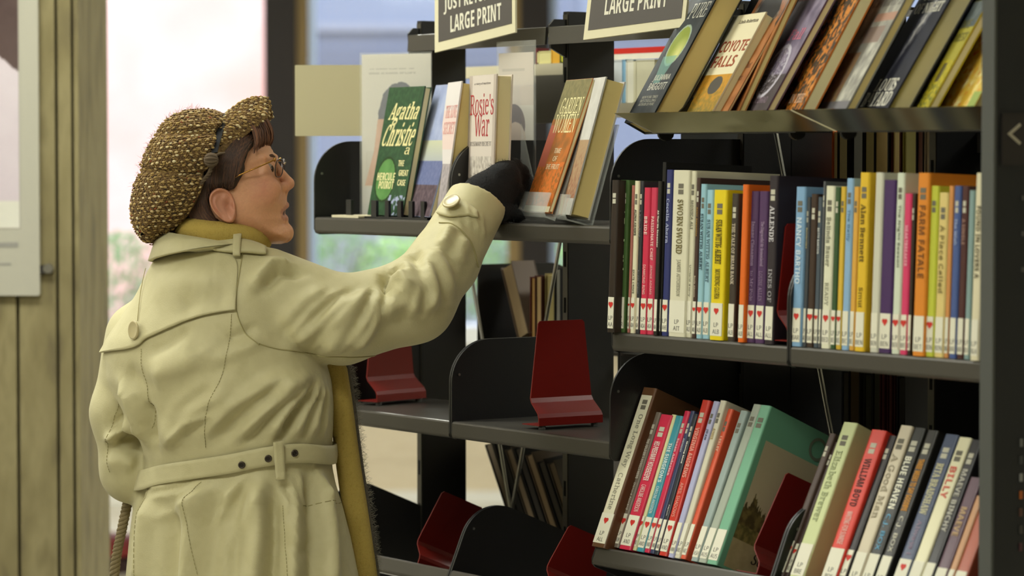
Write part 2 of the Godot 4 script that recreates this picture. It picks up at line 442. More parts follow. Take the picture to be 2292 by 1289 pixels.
func build_room():
	var fl := StandardMaterial3D.new()
	fl.albedo_texture = noise_tex(0.02, 3, [Color("b9b3a4"), Color("cdc8ba"), Color("c2bcae")])
	fl.roughness = 0.22
	tri(fl, Vector3(0.5, 0.5, 0.5))
	struct(box_mesh(Vector3(-5, -0.15, -13.7), Vector3(5, 0, 3)), "floor", fl, room)
	var ce := m("e6e4dc", 0.9)
	struct(box_mesh(Vector3(-5, CEILING, -13.7), Vector3(5, CEILING + 0.15, 3)), "ceiling", ce, room)
	var wl := m("cfc9b8", 0.85)
	struct(box_mesh(Vector3(-5.2, 0, -13.7), Vector3(-5, CEILING, 3)), "wall_left", wl, room)
	struct(box_mesh(Vector3(5, 0, -13.7), Vector3(5.2, CEILING, 3)), "wall_right", wl, room)
	struct(box_mesh(Vector3(-5.2, 0, 3), Vector3(5.2, CEILING, 3.2)), "wall_rear", wl, room)
	# window wall: boarded dado, sill, posts, head
	var dado := struct(box_mesh(Vector3(-5, 0, -13.7), Vector3(5, 0.71, -13.52)), "wall_window", m("cbbda2", 0.8), room, "tan boarded wall below the windows")
	var board := StandardMaterial3D.new()
	board.albedo_texture = noise_tex(0.03, 5, [Color("cfc0a4"), Color("d9ccb2"), Color("d4c6ab")])
	board.roughness = 0.7
	tri(board, Vector3(0.6, 3.0, 0.6))
	var y := 0.05
	for k in 5:
		part(box_mesh(Vector3(-5, y, -13.52), Vector3(5, y + 0.1312, -13.497 + 0.004 * (k % 2)), 0.004), "board", board, dado)
		y += 0.132
	struct(box_mesh(Vector3(-5, 0, -13.5), Vector3(5, 0.05, -13.45)), "baseboard_window", m("e9e8e2", 0.5), room)
	struct(box_mesh(Vector3(-5, 0.705, -13.62), Vector3(5, 0.785, -13.36), 0.008), "trim_1", m("eef0f2", 0.45), room, "white window sill")
	struct(box_mesh(Vector3(-5, 2.72, -13.7), Vector3(5, CEILING, -13.45)), "trim_2", m("3a342e", 0.6), room, "dark beam over the windows")
	var dark := m("26211f", 0.55)
	var tan_wood := m("8a744c", 0.6)
	var kk := 1
	for p in [[-3.4, -3.26, -3.21], [-1.089, -0.95, -0.90], [0.037, 0.166, -0.02], [1.55, 1.68, 1.73], [3.2, 3.33, 3.38]]:
		var lo: float = p[0]
		var hi: float = p[1]
		var post := struct(box_mesh(Vector3(lo, 0.785, -13.62), Vector3(hi, 2.72, -13.46), 0.006), "trim_%d" % (kk + 2), dark, room, "dark window post")
		var a := minf(hi, p[2])
		var b := maxf(hi, p[2])
		if p[2] < lo:
			a = p[2]
			b = lo
		part(box_mesh(Vector3(a, 0.785, -13.6), Vector3(b, 2.72, -13.5), 0.004), "wood_jamb", tan_wood, post)
		kk += 1
	var xs := [-5.0, -3.4, -3.21, -1.089, -0.90, -0.02, 0.166, 1.55, 1.73, 3.2, 3.38, 5.0]
	for k in 6:
		var w := struct(box_mesh(Vector3(xs[2 * k], 0.785, -13.565), Vector3(xs[2 * k + 1], 2.72, -13.555)), "window_%d" % (k + 1), clear_sheet(0.04), room, "tall clear window pane")
		w.set_meta("category", "window")
		if k == 3 or k == 2:
			part(box_mesh(Vector3(xs[2 * k] + 0.002, 0.785, -13.6), Vector3(xs[2 * k] + 0.035, 2.72, -13.52)), "glazing_frame", m("aebfdc", 0.35, 0.3), w)
	# concrete column cast against boards, with the framed poster on it
	var conc := StandardMaterial3D.new()
	conc.albedo_texture = noise_tex(0.012, 9, [Color("635a40"), Color("7d734f"), Color("8b815c"), Color("706645")], 512)
	conc.heightmap_enabled = true
	conc.heightmap_texture = noise_tex(0.05, 10, [])
	conc.heightmap_scale = 0.25
	conc.roughness = 0.9
	tri(conc, Vector3(1.6, 0.55, 1.6))
	var cz := -6.2
	var col_n := struct(box_mesh(Vector3(-2.1, 0, cz - 0.5), Vector3(-0.885, CEILING, cz - 0.03)), "wall_column", conc, room, "board-marked concrete column at the left")
	for e in [[-2.1, -1.55], [-1.545, -1.275], [-1.27, -1.006], [-1.002, -0.925], [-0.921, -0.892], [-0.889, -0.877]]:
		part(box_mesh(Vector3(e[0] + 0.0015, 0, cz - 0.03), Vector3(e[1] - 0.0015, CEILING, cz - 0.003 * absf(sin(e[0] * 37.0))), 0.004), "board_mark", conc, col_n)
	var ps := thing("poster_frame", "white mounted picture poster hanging on the concrete column", "poster", rt(Vector3(-1.36, 1.248, cz + 0.012)))
	part(box_mesh(Vector3(-0.45, 0, -0.012), Vector3(0.403, 0.95, 0.0), 0.003), "mount_board", m("aeab9c", 0.45), ps)
	var pr := st_new()
	quad(pr, Vector3(-0.36, 0.93, 0.001), Vector3(0.363, 0.93, 0.001), Vector3(0.363, 0.137, 0.001), Vector3(-0.36, 0.137, 0.001), true)
	var pm := StandardMaterial3D.new()
	pm.albedo_texture = ImageTexture.create_from_image(poster_print())
	pm.roughness = 0.5
	part(pr.commit(), "print", pm, ps)
	for q in [[0.23, 0.36, 0.098, 0.108], [0.3, 0.345, 0.062, 0.066]]:
		part(box_mesh(Vector3(q[0], q[2], 0.0), Vector3(q[1], q[3], 0.0006)), "printed_line", m("8f8d86", 0.6), ps)
	var scr := thing("wall_fixing", "small round metal fixing on the concrete column beside the poster", "fixing", rt(Vector3(-0.94, 1.303, cz)))
	part(disc(0.010, 0.012), "head", m("9a978c", 0.3, 0.8), scr)
	part(box_mesh(Vector3(-0.028, -0.011, 0), Vector3(-0.008, 0.007, 0.01)), "clip", m("35322c", 0.5), scr)
	# red seat low behind the woman
	var se := thing("red_stool", "low dark red padded seat on the floor behind the woman", "seat", rt(Vector3(-1.62, 0, -11.0), 0.1))
	var sp := PackedVector2Array()
	for k in 28:
		var an := TAU * k / 28.0
		sp.append(Vector2(cos(an) * 0.34, sin(an) * 0.3))
	part(prism(sp, 0.05, 0.10, along_y()), "base", m("2a1512", 0.6), se)
	var cush := sdf_lump(Vector3(0.36, 0.035, 0.32), Vector3(0, 0.125, 0))
	part(cush, "cushion", m("7c2a24", 0.6), se)

func sdf_lump(r: Vector3, c: Vector3) -> ArrayMesh:
	var s := SphereMesh.new()
	s.radius = 1.0
	s.height = 2.0
	s.radial_segments = 32
	s.rings = 12
	var st := st_new()
	st.append_from(s, 0, Transform3D(Basis.from_scale(r), c))
	return st.commit()

func poster_print() -> Image:
	var im := Image.create(256, 288, false, Image.FORMAT_RGB8)
	var n := FastNoiseLite.new()
	n.frequency = 0.06
	n.seed = 4
	for y in 288:
		for x in 256:
			var c := Color("c9bdc4")
			var f := y / 288.0
			if f < 0.16:
				c = Color("cfb9b6")
				if n.get_noise_2d(x * 1.3, y) > 0.28: c = Color("4d3c40")
			elif f < 0.245:
				c = Color("cf9384")
				if absf(Vector2(x - 226, (y - 56) * 1.3).length() - 9.0) < 1.6: c = Color("55352c")
			elif f < 0.27:
				c = Color("78685a")
			elif x > 176 + (f - 0.36) * 330.0 and f < 0.75:
				c = Color("4a3733")
			elif f < 0.36:
				c = Color("57423b")
			elif x > 236 and f > 0.93:
				c = Color("d3d1c4")
			c = c.lightened(0.12 * n.get_noise_2d(x * 0.3, y * 0.3))
			im.set_pixel(x, y, c)
	return im

# ------------------------------------------------------------------ outside the windows
func build_outside():
	struct(box_mesh(Vector3(-30, -0.6, -60), Vector3(30, -0.05, -13.9)), "ground", m("8d8a80", 0.9), room, "pale paved ground outside")
	var pw := thing("pink_wall", "tall pale pink rendered wall outside the left window", "wall", rt(Vector3(-3.6, -0.05, -19.5)))
	var pk := StandardMaterial3D.new()
	pk.albedo_texture = noise_tex(0.012, 21, [Color("eeb19c"), Color("f5c7b6"), Color("f1bba8")])
	pk.roughness = 0.9
	tri(pk, Vector3(0.25, 0.25, 0.25))
	part(box_mesh(Vector3(-4, 0, -0.3), Vector3(2.2, 4.6, 0)), "render", pk, pw)
	part(box_mesh(Vector3(-4, 4.6, -0.36), Vector3(2.25, 4.72, 0.06)), "coping", m("d8d4cc", 0.8), pw)
	var gb := thing("grey_building", "blue-grey building seen through the glass behind the shelves", "building", rt(Vector3(2.2, -0.05, -27.0)))
	part(box_mesh(Vector3(-5.0, 0, -1.0), Vector3(7, 7.5, 0)), "facade", m("757b88", 0.8), gb)
	part(box_mesh(Vector3(-5.0, 2.36, 0), Vector3(7, 2.52, 0.05)), "band", m("676b76", 0.8), gb)
	part(box_mesh(Vector3(-5.0, 0, 0), Vector3(7, 1.1, 0.04)), "plinth", m("8b8f8b", 0.8), gb)
	for k in 4:
		var w := part(box_mesh(Vector3(-4.2 + 2.6 * k, 2.75, 0.0), Vector3(-2.4 + 2.6 * k, 4.4, 0.03)), "window", m("7f8794", 0.5), gb)
		part(box_mesh(Vector3(-4.3 + 2.6 * k, 2.68, 0.0), Vector3(-2.3 + 2.6 * k, 2.75, 0.08)), "sill", m("8f9298", 0.7), w)
	var bed := thing("planter", "long low planting bed outside the windows", "planter", rt(Vector3(0, -0.05, -16.6)))
	part(box_mesh(Vector3(-5, 0, -0.9), Vector3(5, 0.45, 0.9)), "kerb", m("8d8474", 0.9), bed)
	part(box_mesh(Vector3(-4.9, 0.45, -0.8), Vector3(4.9, 0.47, 0.8)), "soil", m("4a3f30", 1.0), bed)
	var spots := [[-2.6, 0.62, 0], [-2.15, 0.70, 1], [-1.85, 0.44, 2], [-1.3, 0.55, 0], [-0.95, 0.80, 1], [-0.62, 0.66, 3], [-0.3, 0.85, 0], [0.0, 0.72, 1], [0.35, 0.8, 3], [0.75, 0.7, 0], [1.2, 0.8, 1]]
	var where := ["leftmost in the left window", "low in the left window beside the column", "just left of the woman's shoulder", "behind the woman's back", "right of the dark window post", "under the display shelf beside the post", "in the middle below the display shelf", "behind the raised sleeve", "left of the second window post", "behind the second window post", "right of the second window post"]
	for k in spots.size():
		shrub(Vector3(spots[k][0], 0.42, -16.6 + 0.25 * sin(k * 2.1)), spots[k][1], k, ["yellow-green", "mid green", "sparse grey-green", "fresh light green"][spots[k][2]] + " garden shrub outside, " + where[k], ["9dbb58", "6f9a55", "8fa388", "a9cf6d"][spots[k][2]])

func shrub(at: Vector3, h: float, k: int, label: String, hex: String):
	var t := thing("garden_shrub", label, "shrub", rt(at), "shrubs in the bed outside")
	var r := RandomNumberGenerator.new()
	r.seed = 100 + k
	var st := st_new()
	for i in 7:
		var an := r.randf() * TAU
		add_tube(st, PackedVector3Array([Vector3(0, 0, 0), Vector3(cos(an) * 0.08, h * 0.4, sin(an) * 0.08), Vector3(cos(an) * 0.2, h * 0.8, sin(an) * 0.2)]), [0.008, 0.003], 5)
	part(st.commit(), "stems", m("5b4a34", 0.9), t)
	var lf := st_new()
	var base := col(hex)
	for i in 900:
		var u := r.randf() * TAU
		var q := pow(r.randf(), 0.4)
		var e := r.randf_range(-0.6, 1.0)
		var p := Vector3(cos(u) * 0.27 * q * sqrt(1 - e * e * 0.8), h * 0.58 + e * h * 0.42, sin(u) * 0.27 * q * sqrt(1 - e * e * 0.8))
		var d := Vector3(r.randfn(), r.randfn() * 0.5, r.randfn()).normalized() * 0.032
		var s := d.cross(Vector3(r.randfn(), r.randfn(), r.randfn())).normalized() * 0.013
		var c := base.lerp(Color("e4e9b0"), r.randf() * 0.35).srgb_to_linear()
		lf.set_color(c)
		lf.set_normal(d.cross(s).normalized())
		for v in [p, p + d * 0.5 + s, p + d, p, p + d, p + d * 0.5 - s]:
			lf.add_vertex(v)
	var mt := StandardMaterial3D.new()
	mt.vertex_color_use_as_albedo = true
	mt.roughness = 0.5
	mt.backlight_enabled = true
	mt.backlight = Color(0.5, 0.6, 0.3)
	var f := part(lf.commit(), "foliage", mt, t)
	f.set_meta("kind", "stuff")

# ------------------------------------------------------------------ the run of metal shelving
const POSTS := [-0.848, -0.428, 0.0, 0.407]
const POST_Z := [-0.215, -0.226, -0.245, -0.263]
const END_X := 0.806
const HI_T := 1.427
const HI_M := 1.109
const HI_R := 1.271
const HI_L := 0.957
const HI_N := 0.872
const HI_D := 1.592
const TILT := -0.40

var black: StandardMaterial3D
var steel: StandardMaterial3D

func bracket_outline(h: float, low: float, back: float, r: float) -> PackedVector2Array:
	# (z, y): front edge on z = 0, rounded upper front corner and small rounded lower corner
	var p := PackedVector2Array()
	for k in 5:
		var an := PI / 2 * k / 4.0
		p.append(Vector2(-0.008 + 0.008 * sin(an + PI / 2) - 0.0, low + 0.008 - 0.008 * cos(an - PI / 2)))
	p.clear()
	p.append(Vector2(back, low))
	p.append(Vector2(-0.010, low))
	p.append(Vector2(-0.003, low + 0.003))
	p.append(Vector2(0.0, low + 0.010))
	for k in 13:
		var an := PI / 2 * k / 12.0
		p.append(Vector2(-r + r * cos(an), h - r * 0.95 + r * 0.95 * sin(an)))
	p.append(Vector2(back, h))
	return p

func shelf_part(parent: Node3D, x0: float, x1: float, y: float, tilt := 0.0, zf := 0.0, h := 0.129) -> MeshInstance3D:
	var depth := 0.224 if x1 < -0.3 else 0.244
	var at := Transform3D(Basis(Vector3.RIGHT, tilt), Vector3(0, y, zf))
	# tray: top plate with rounded nose and deep front lip, bent up at the back
	var prof := PackedVector2Array([Vector2(-depth, 0), Vector2(-depth, -0.004), Vector2(-0.012, -0.004), Vector2(-0.012, -0.027), Vector2(-0.003, -0.027), Vector2(-0.0005, -0.0245), Vector2(0, -0.022), Vector2(0, -0.0035), Vector2(-0.0012, -0.001), Vector2(-0.0035, 0)])
	var tray := part(prism(prof, -(x1 - 0.0045), -(x0 + 0.0045), along_x()), "shelf", steel, parent, at)
	for e in [x0 + 0.0008, x1 - 0.0042]:
		var br := part(prism(bracket_outline(h, -0.0295, -depth, 0.072), -(e + 0.0034), -e, along_x()), "end_bracket", black, tray)
		part(disc(0.0022, 0.001, 10), "rivet", m("9a9a94", 0.3, 0.9), br, Transform3D(Basis(Vector3.UP, PI / 2), Vector3(e + 0.0034, h - 0.055, -0.014)))
	return tray

func build_bookcase():
	black = StandardMaterial3D.new()
	black.resource_name = "black_metal"
	black.albedo_color = col("111112")
	black.roughness = 0.42
	black.heightmap_enabled = true
	black.heightmap_texture = noise_tex(0.35, 31, [], 256, FastNoiseLite.TYPE_SIMPLEX, 2)
	black.heightmap_scale = 0.012
	tri(black, Vector3(6, 6, 6))
	steel = StandardMaterial3D.new()
	steel.resource_name = "dark_steel"
	steel.albedo_color = col("4a4741")
	steel.roughness = 0.34
	steel.metallic = 0.35
	var c := thing("metal_bookcase", "double-sided black metal library shelving run filling the right of the picture", "bookcase", Transform3D())
	for i in 4:
		var x: float = POSTS[i]
		var pz: float = POST_Z[i]
		var po := part(box_mesh(Vector3(x - 0.0075, 0, pz - 0.092), Vector3(x + 0.0075, 1.765, pz), 0.001), "post", black, c)
		part(box_mesh(Vector3(x - 0.0065, 0.02, pz - 0.0002), Vector3(x + 0.0065, 1.76, pz + 0.0015)), "slotted_strip", m("4b4840", 0.4, 0.4), po)
		for s in 11:
			part(box_mesh(Vector3(x - 0.003, 0.9 + s * 0.075, pz + 0.0014), Vector3(x + 0.003, 0.925 + s * 0.075, pz + 0.0018)), "slot", m("0c0c0c", 0.9), po)
		part(box_mesh(Vector3(x - 0.03, 0, -0.56), Vector3(x + 0.03, 0.03, -0.02), 0.004), "foot", black, c)
	for i in 2:
		shelf_part(c, POSTS[i], POSTS[i + 1], HI_T)
		shelf_part(c, POSTS[i], POSTS[i + 1], HI_M)
		shelf_part(c, POSTS[i], POSTS[i + 1], HI_N, TILT)
		shelf_part(c, POSTS[i + 2], END_X if i == 1 else POSTS[i + 3], HI_R)
		shelf_part(c, POSTS[i + 2], END_X if i == 1 else POSTS[i + 3], HI_L, TILT, 0.028)
		shelf_part(c, POSTS[i], POSTS[i + 1], 0.30)
		shelf_part(c, POSTS[i + 2], END_X if i == 1 else POSTS[i + 3], 0.30)
	# crossed tie rods between the posts
	for r in [[Vector3(-0.838, 1.52, -0.278), Vector3(-0.52, 0.45, -0.278)], [Vector3(-0.438, 1.68, -0.286), Vector3(-0.78, 0.56, -0.286)], [Vector3(0.012, 1.672, -0.278), Vector3(0.30, 0.69, -0.278)], [Vector3(0.017, 1.672, -0.272), Vector3(0.305, 0.69, -0.272)]]:
		part(tube(PackedVector3Array([r[0], r[1]]), [0.0032], 10), "tie_rod", m("a6a69e", 0.28, 0.9), c)
	# sloping display shelf over the right bays: polished mitred lip, hidden tray and back plate
	var gloss := m("8c8c86", 0.06, 1.0)
	for e in [[0.0075, 0.405], [0.4085, END_X]]:
		var x0: float = e[0]
		var x1: float = e[1]
		var tray := PackedVector2Array([Vector2(-0.012, HI_D - 0.0275), Vector2(-0.075, HI_D - 0.026), Vector2(-0.20, HI_D + 0.19), Vector2(-0.2045, HI_D + 0.188), Vector2(-0.077, HI_D - 0.0295), Vector2(-0.012, HI_D - 0.0295)])
		var ds := part(prism(tray, -x1, -(x0 + 0.085), along_x()), "display_shelf", black, c)
		# the lip leans 18 degrees so that it looks slightly downwards; its left end is cut on the slant
		var face := PackedVector2Array([Vector2(x0, 0.0), Vector2(x0 + 0.082, -0.0305), Vector2(x1 + (0.082 if x1 < 0.5 else 0.0), -0.0305), Vector2(x1, 0.0)])
		part(prism(face, -0.0018, 0.0, Transform3D(Basis(Vector3.RIGHT, 0.31), Vector3(0, HI_D + 0.001, 0))), "lip", gloss, ds)
		part(prism(PackedVector2Array([Vector2(x0, 0.0), Vector2(x0 + 0.082, -0.0305), Vector2(x0 + 0.0848, -0.0305), Vector2(x0 + 0.0028, 0.0)]), -0.0019, 0.0004, Transform3D(Basis(Vector3.RIGHT, 0.31), Vector3(0, HI_D + 0.001, 0))), "cut_edge", m("cfc6a2" if x0 > 0.2 else "6b6658", 0.4), ds)  # right-hand strip is cream: light caught on the mitre is painted into its colour
		for xb in [x0 + 0.085, x1 - 0.018]:
			var arm := PackedVector2Array()
			for k in 9:
				var an := PI * k / 8.0
				arm.append(Vector2(-0.028 + 0.014 * cos(PI + an), HI_D - 0.0295 + 0.010 * sin(PI + an)))
			arm.append(Vector2(-0.012, HI_D - 0.029))
			arm.append(Vector2(-0.225, HI_D + 0.14))
			arm.append(Vector2(-0.225, HI_D - 0.02))
			part(prism(arm, -(xb + 0.004), -xb, along_x()), "support_arm", black, ds)
	# narrow top shelves on the posts with their tapering brackets
	for i in 3:
		var x0: float = POSTS[i]
		var x1: float = POSTS[i + 1]
		var tp := PackedVector2Array([Vector2(-0.36, 1.738), Vector2(-0.36, 1.735), Vector2(-0.196, 1.735), Vector2(-0.1925, 1.711), Vector2(-0.188, 1.711), Vector2(-0.190, 1.7385), Vector2(-0.192, 1.7395)])
		var ts := part(prism(tp, -(x1 - 0.006), -(x0 + 0.003), along_x()), "top_shelf", steel, c)
		part(prism(PackedVector2Array([Vector2(-0.19, 1.742), Vector2(-0.193, 1.705), Vector2(-0.224, 1.690), Vector2(-0.30, 1.690), Vector2(-0.30, 1.752), Vector2(-0.2, 1.752)]), -(x0 + 0.004), -x0, along_x()), "wedge_bracket", black, ts)
	# far face of the run: shelves turned the other way, a grey sloping display back, tilted base trays
	for i in 3:
		var x0: float = POSTS[i]
		var x1: float = POSTS[i + 1]
		for y in ([1.205, 0.30] if i < 2 else [1.335, 0.93, 0.30]):
			var t := part(box_mesh(Vector3(x0 + 0.0045, y - 0.004, -0.565), Vector3(x1 - 0.0045, y, -0.335)), "far_shelf", steel, c)
			part(box_mesh(Vector3(x0 + 0.0045, y - 0.03, -0.565), Vector3(x1 - 0.0045, y, -0.56)), "lip", steel, t)
			for e in [x0 + 0.001, x1 - 0.0045]:
				var bp := bracket_outline(0.135, -0.034, -0.225, 0.072)
				for k in bp.size():
					bp[k].x = -0.56 - bp[k].x
				part(prism(bp, -(e + 0.0034), -e, along_x(),), "end_bracket", black, t, Transform3D(Basis(), Vector3(0, y, 0)))
		if i == 2: continue
		# tilted low tray of the far face, back plate rising towards the front, with a peg hole
		var tb := PackedVector2Array([Vector2(-0.335, 0.80), Vector2(-0.56, 0.885), Vector2(-0.56, 0.845), Vector2(-0.335, 0.76)])
		part(prism(tb, -(x1 - 0.005), -(x0 + 0.005), along_x()), "far_tray", black, c)
		for e in [x0 + 0.010, x1 - 0.012]:
			part(prism(holed(e), -(e + 0.003), -e, along_x()), "peg_plate", black, c)
	part(box_mesh(Vector3(-0.90, 1.588, -0.424), Vector3(-0.676, 1.672, -0.418)), "display_back", m("57544c", 0.6), c)
	part(box_mesh(Vector3(-1.05, 1.672, -0.46), Vector3(-0.676, 1.692, -0.418)), "ledge", m("c8c0a4", 0.6), c)
	part(box_mesh(Vector3(-0.69, 1.598, -0.56), Vector3(-0.44, 1.621, -0.45)), "ledge", m("c8c0a4", 0.6), c)
	part(box_mesh(Vector3(-0.345, 1.548, -0.405), Vector3(-0.01, 1.568, -0.398), 0.002), "far_rail", m("4a4a48", 0.5), c)
	part(box_mesh(Vector3(-0.004, 0.02, -0.445), Vector3(0.004, 1.73, -0.342)), "far_side_panel", black, c)
	part(box_mesh(Vector3(0.4, 0.02, -0.62), Vector3(END_X, 1.73, -0.60)), "far_back_panel", black, c)
	part(box_mesh(Vector3(0.40, 1.535, -0.36), Vector3(END_X, 1.564, -0.34), 0.002), "far_rail", m("47474a", 0.5), c)
	build_end_panel()

func holed(_e: float) -> PackedVector2Array:
	# upright plate (z, y) with a sloping top and a round peg hole, cut as a keyhole
	var p := PackedVector2Array([Vector2(-0.335, 0.70), Vector2(-0.335, 0.872), Vector2(-0.344, 0.872)])
	var cz := -0.3485
	var cy := 0.868
	p = PackedVector2Array([Vector2(-0.335, 0.70), Vector2(-0.335, 0.868)])
	p.append(Vector2(cz + 0.0046, cy + 0.0002))
	for k in 15:
		var an := TAU * (k + 0.5) / 15.5
		p.append(Vector2(cz + 0.0046 * cos(an), cy + 0.0046 * sin(an)))
	p.append(Vector2(cz + 0.0046, cy - 0.0004))
	p.append(Vector2(-0.3352, 0.8676))
	p = PackedVector2Array()
	p.append(Vector2(-0.335, 0.70))
	p.append(Vector2(-0.335, cy - 0.0003))
	for k in 16:
		var an := -0.05 - (TAU - 0.1) * k / 15.0
		p.append(Vector2(cz + 0.0046 * cos(an), cy + 0.0046 * sin(an)))
	p.append(Vector2(-0.335, cy + 0.0003))
	p.append(Vector2(-0.335, 0.876))
	p.append(Vector2(-0.56, 0.985))
	p.append(Vector2(-0.56, 0.70))
	return p

func build_end_panel():
	var e := thing("end_panel", "dark upright end panel of the shelving at the right edge, with an arrow plate", "panel", Transform3D(Basis(), Vector3(0.817, 0, 0)))
	part(box_mesh(Vector3(-0.0105, 0, -0.58), Vector3(0.0105, 1.95, 0.018), 0.003), "board", m("232526", 0.5), e)
	part(box_mesh(Vector3(-0.0112, 0, 0.0182), Vector3(0.0112, 1.95, 0.0225), 0.002), "edge_strip", m("50524f", 0.45), e)
	var s := Transform3D(Basis(Vector3.UP, PI / 2), Vector3(0.0107, 1.553, -0.065))
	var pl := part(box_mesh(Vector3(-0.075, -0.034, 0), Vector3(0.075, 0.031, 0.0022), 0.001), "arrow_plate", m("2c2826", 0.4), e, s)
	var tip := Vector2(-0.0665, 0.005)
	var chev := PackedVector2Array([tip, tip + Vector2(0.021, 0.0135), tip + Vector2(0.0235, 0.0105), tip + Vector2(0.0072, 0.0), tip + Vector2(0.0235, -0.0105), tip + Vector2(0.021, -0.0135)])
	part(prism(chev, 0.0022, 0.003), "arrow_mark", m("b4ac98", 0.5), pl)
	part(box_mesh(Vector3(-0.0285, 0.055, 0), Vector3(0.12, 0.26, 0.0015)), "notice", m("d8d2bb", 0.6), e, s)
	for k in 7:
		var hx: String = ["6b6b66", "4a4a48", "8a8a84", "b0622c", "5f4438", "494640", "55383a"][k]
		part(box_mesh(Vector3(-0.034, 1.165 - 0.022 * k, 0), Vector3(-0.030, 1.175 - 0.022 * k, 0.002)), "stud", m(hx, 0.4), e, Transform3D(Basis(Vector3.UP, PI / 2), Vector3(0.0107, 0, -0.060)))
	for k in 3:
		part(box_mesh(Vector3(-0.034, 1.475 - 0.045 * k, 0), Vector3(-0.029, 1.481 - 0.045 * k, 0.002)), "stud", m("55534e", 0.4), e, Transform3D(Basis(Vector3.UP, PI / 2), Vector3(0.0107, 0, -0.060)))

# ------------------------------------------------------------------ red book supports
func book_support(at: Transform3D, label: String, h: float, wt: float, wb: float, called := "book_support"):
	# plate in the plane x = 0, z from the front; broad foot, kinked outwards low down, on two stub feet
	var t := thing(called, label, "bookend", at, "red metal book supports")
	var red := m("6f1711", 0.36)
	var st := st_new()
	var rows := [[0.006, 0.0005, wb], [0.018, 0.0, wb], [0.024, -0.003, wb * 0.99], [0.040, -0.022, wb * 0.97], [0.047, -0.026, wb * 0.955], [0.058, -0.026, wb * 0.93], [h - 0.004, -0.026, wt], [h, -0.026, wt - 0.008]]
	var th := 0.0022
	for i in rows.size() - 1:
		var a: Array = rows[i]
		var b: Array = rows[i + 1]
		var za0: float = -(wb - a[2]) * 0.5
		var zb0: float = -(wb - b[2]) * 0.5
		var v := [Vector3(a[1], a[0], za0), Vector3(b[1], b[0], zb0), Vector3(b[1], b[0], zb0 - b[2]), Vector3(a[1], a[0], za0 - a[2])]
		var o := Vector3(-th, 0, 0)
		quad(st, v[0], v[1], v[2], v[3])
		quad(st, v[3] + o, v[2] + o, v[1] + o, v[0] + o)
		quad(st, v[0] + o, v[1] + o, v[1], v[0])
		quad(st, v[3], v[2], v[2] + o, v[3] + o)
		if i == rows.size() - 2:
			quad(st, v[1], v[1] + o, v[2] + o, v[2])
	part(st.commit(), "plate", red, t)
	part(box_mesh(Vector3(-0.045, 0.0055, -wb), Vector3(-0.001, 0.0068, 0.0)), "tongue", red, t)
	for z in [-0.010, -wb + 0.012]:
		var f := part(disc(0.0055, 0.0062, 14), "foot", m("4c4a46", 0.6), t, Transform3D(Basis(Vector3.RIGHT, -PI / 2), Vector3(-0.006, 0.0, z)))
		f.name = "foot"

func build_supports():
	book_support(Transform3D(Basis(), Vector3(-0.215, HI_M + 0.0005, -0.022)), "dark red book support standing alone on the empty middle shelf, right bay", 0.166, 0.088, 0.122)
	book_support(Transform3D(Basis(Vector3.UP, 0.25), Vector3(-0.745, HI_M + 0.0005, -0.062)), "bright red book support on the empty shelf under the woman's raised arm", 0.166, 0.088, 0.122)
	var tb := Basis(Vector3.RIGHT, TILT)
	book_support(Transform3D(tb, Vector3(-0.535, HI_N - 0.010, 0.0) + tb * Vector3(0, 0.0005, -0.004)), "dark red book support leaning back on the low sloping shelf beside the coat", 0.138, 0.088, 0.122)
	book_support(Transform3D(tb, Vector3(-0.185, HI_N - 0.010, 0.0) + tb * Vector3(0, 0.0005, -0.016)), "dark red book support at the bottom edge below the silver tie rod", 0.12, 0.088, 0.122)
	book_support(Transform3D(tb, Vector3(0.335, HI_L + 0.0005, 0.028) + tb * Vector3(0, 0, -0.032)), "red book support holding the green book on the lower right shelf", 0.160, 0.088, 0.122)
	book_support(Transform3D(Basis(), Vector3(0.401, HI_R + 0.0005, -0.004)), "red book support at the bay joint right of the black maroon book", 0.166, 0.088, 0.122)

# ------------------------------------------------------------------ low bookcase across the aisle, out of the frame: the polished lip mirrors it
func build_opposite():
	var o := thing("low_bookcase", "low black bookcase across the aisle, mirrored in the polished display lip", "bookcase", Transform3D(Basis(Vector3.UP, PI), Vector3(-0.45, 0, 1.02)))
	part(box_mesh(Vector3(0, 0, -0.27), Vector3(1.9, 1.06, -0.255)), "back", black, o)
	for x in [0.0, 0.94, 1.885]:
		part(box_mesh(Vector3(x, 0, -0.255), Vector3(x + 0.015, 1.06, 0)), "side", black, o)
	for y in [0.08, 0.40, 0.72, 1.045]:
		part(box_mesh(Vector3(0.015, y - 0.015, -0.255), Vector3(1.885, y, 0)), "shelf", steel, o)
	var hx := ["d8d2b8", "2a2a2e", "b9ae86", "4a3f5c", "8f989c", "22242a", "c9c3a6", "5a6a7c", "b07a2c", "2c2624", "a9a48c", "6d6a60", "3a4a6a", "cfc8a8", "8a6a48"]
	for row in [0.40, 0.72]:
		var x := 0.02
		var k := int(row * 10)
		while x < 1.84:
			var t := 0.026 + 0.016 * absf(sin(k * 2.3))
			if x < 0.94 and x + t > 0.938: x = 0.957
			var b := thing("book", "book on the low bookcase across the aisle, seen only as a mirrored stripe", "book", o.transform * Transform3D(Basis(), Vector3(x, row + 0.0005, -0.012)), "books mirrored in the display lip")
			spine_book(b, t - 0.001, 0.23 + 0.03 * sin(k * 1.7), 0.16, hx[k % hx.size()], [])
			x += t
			k += 1

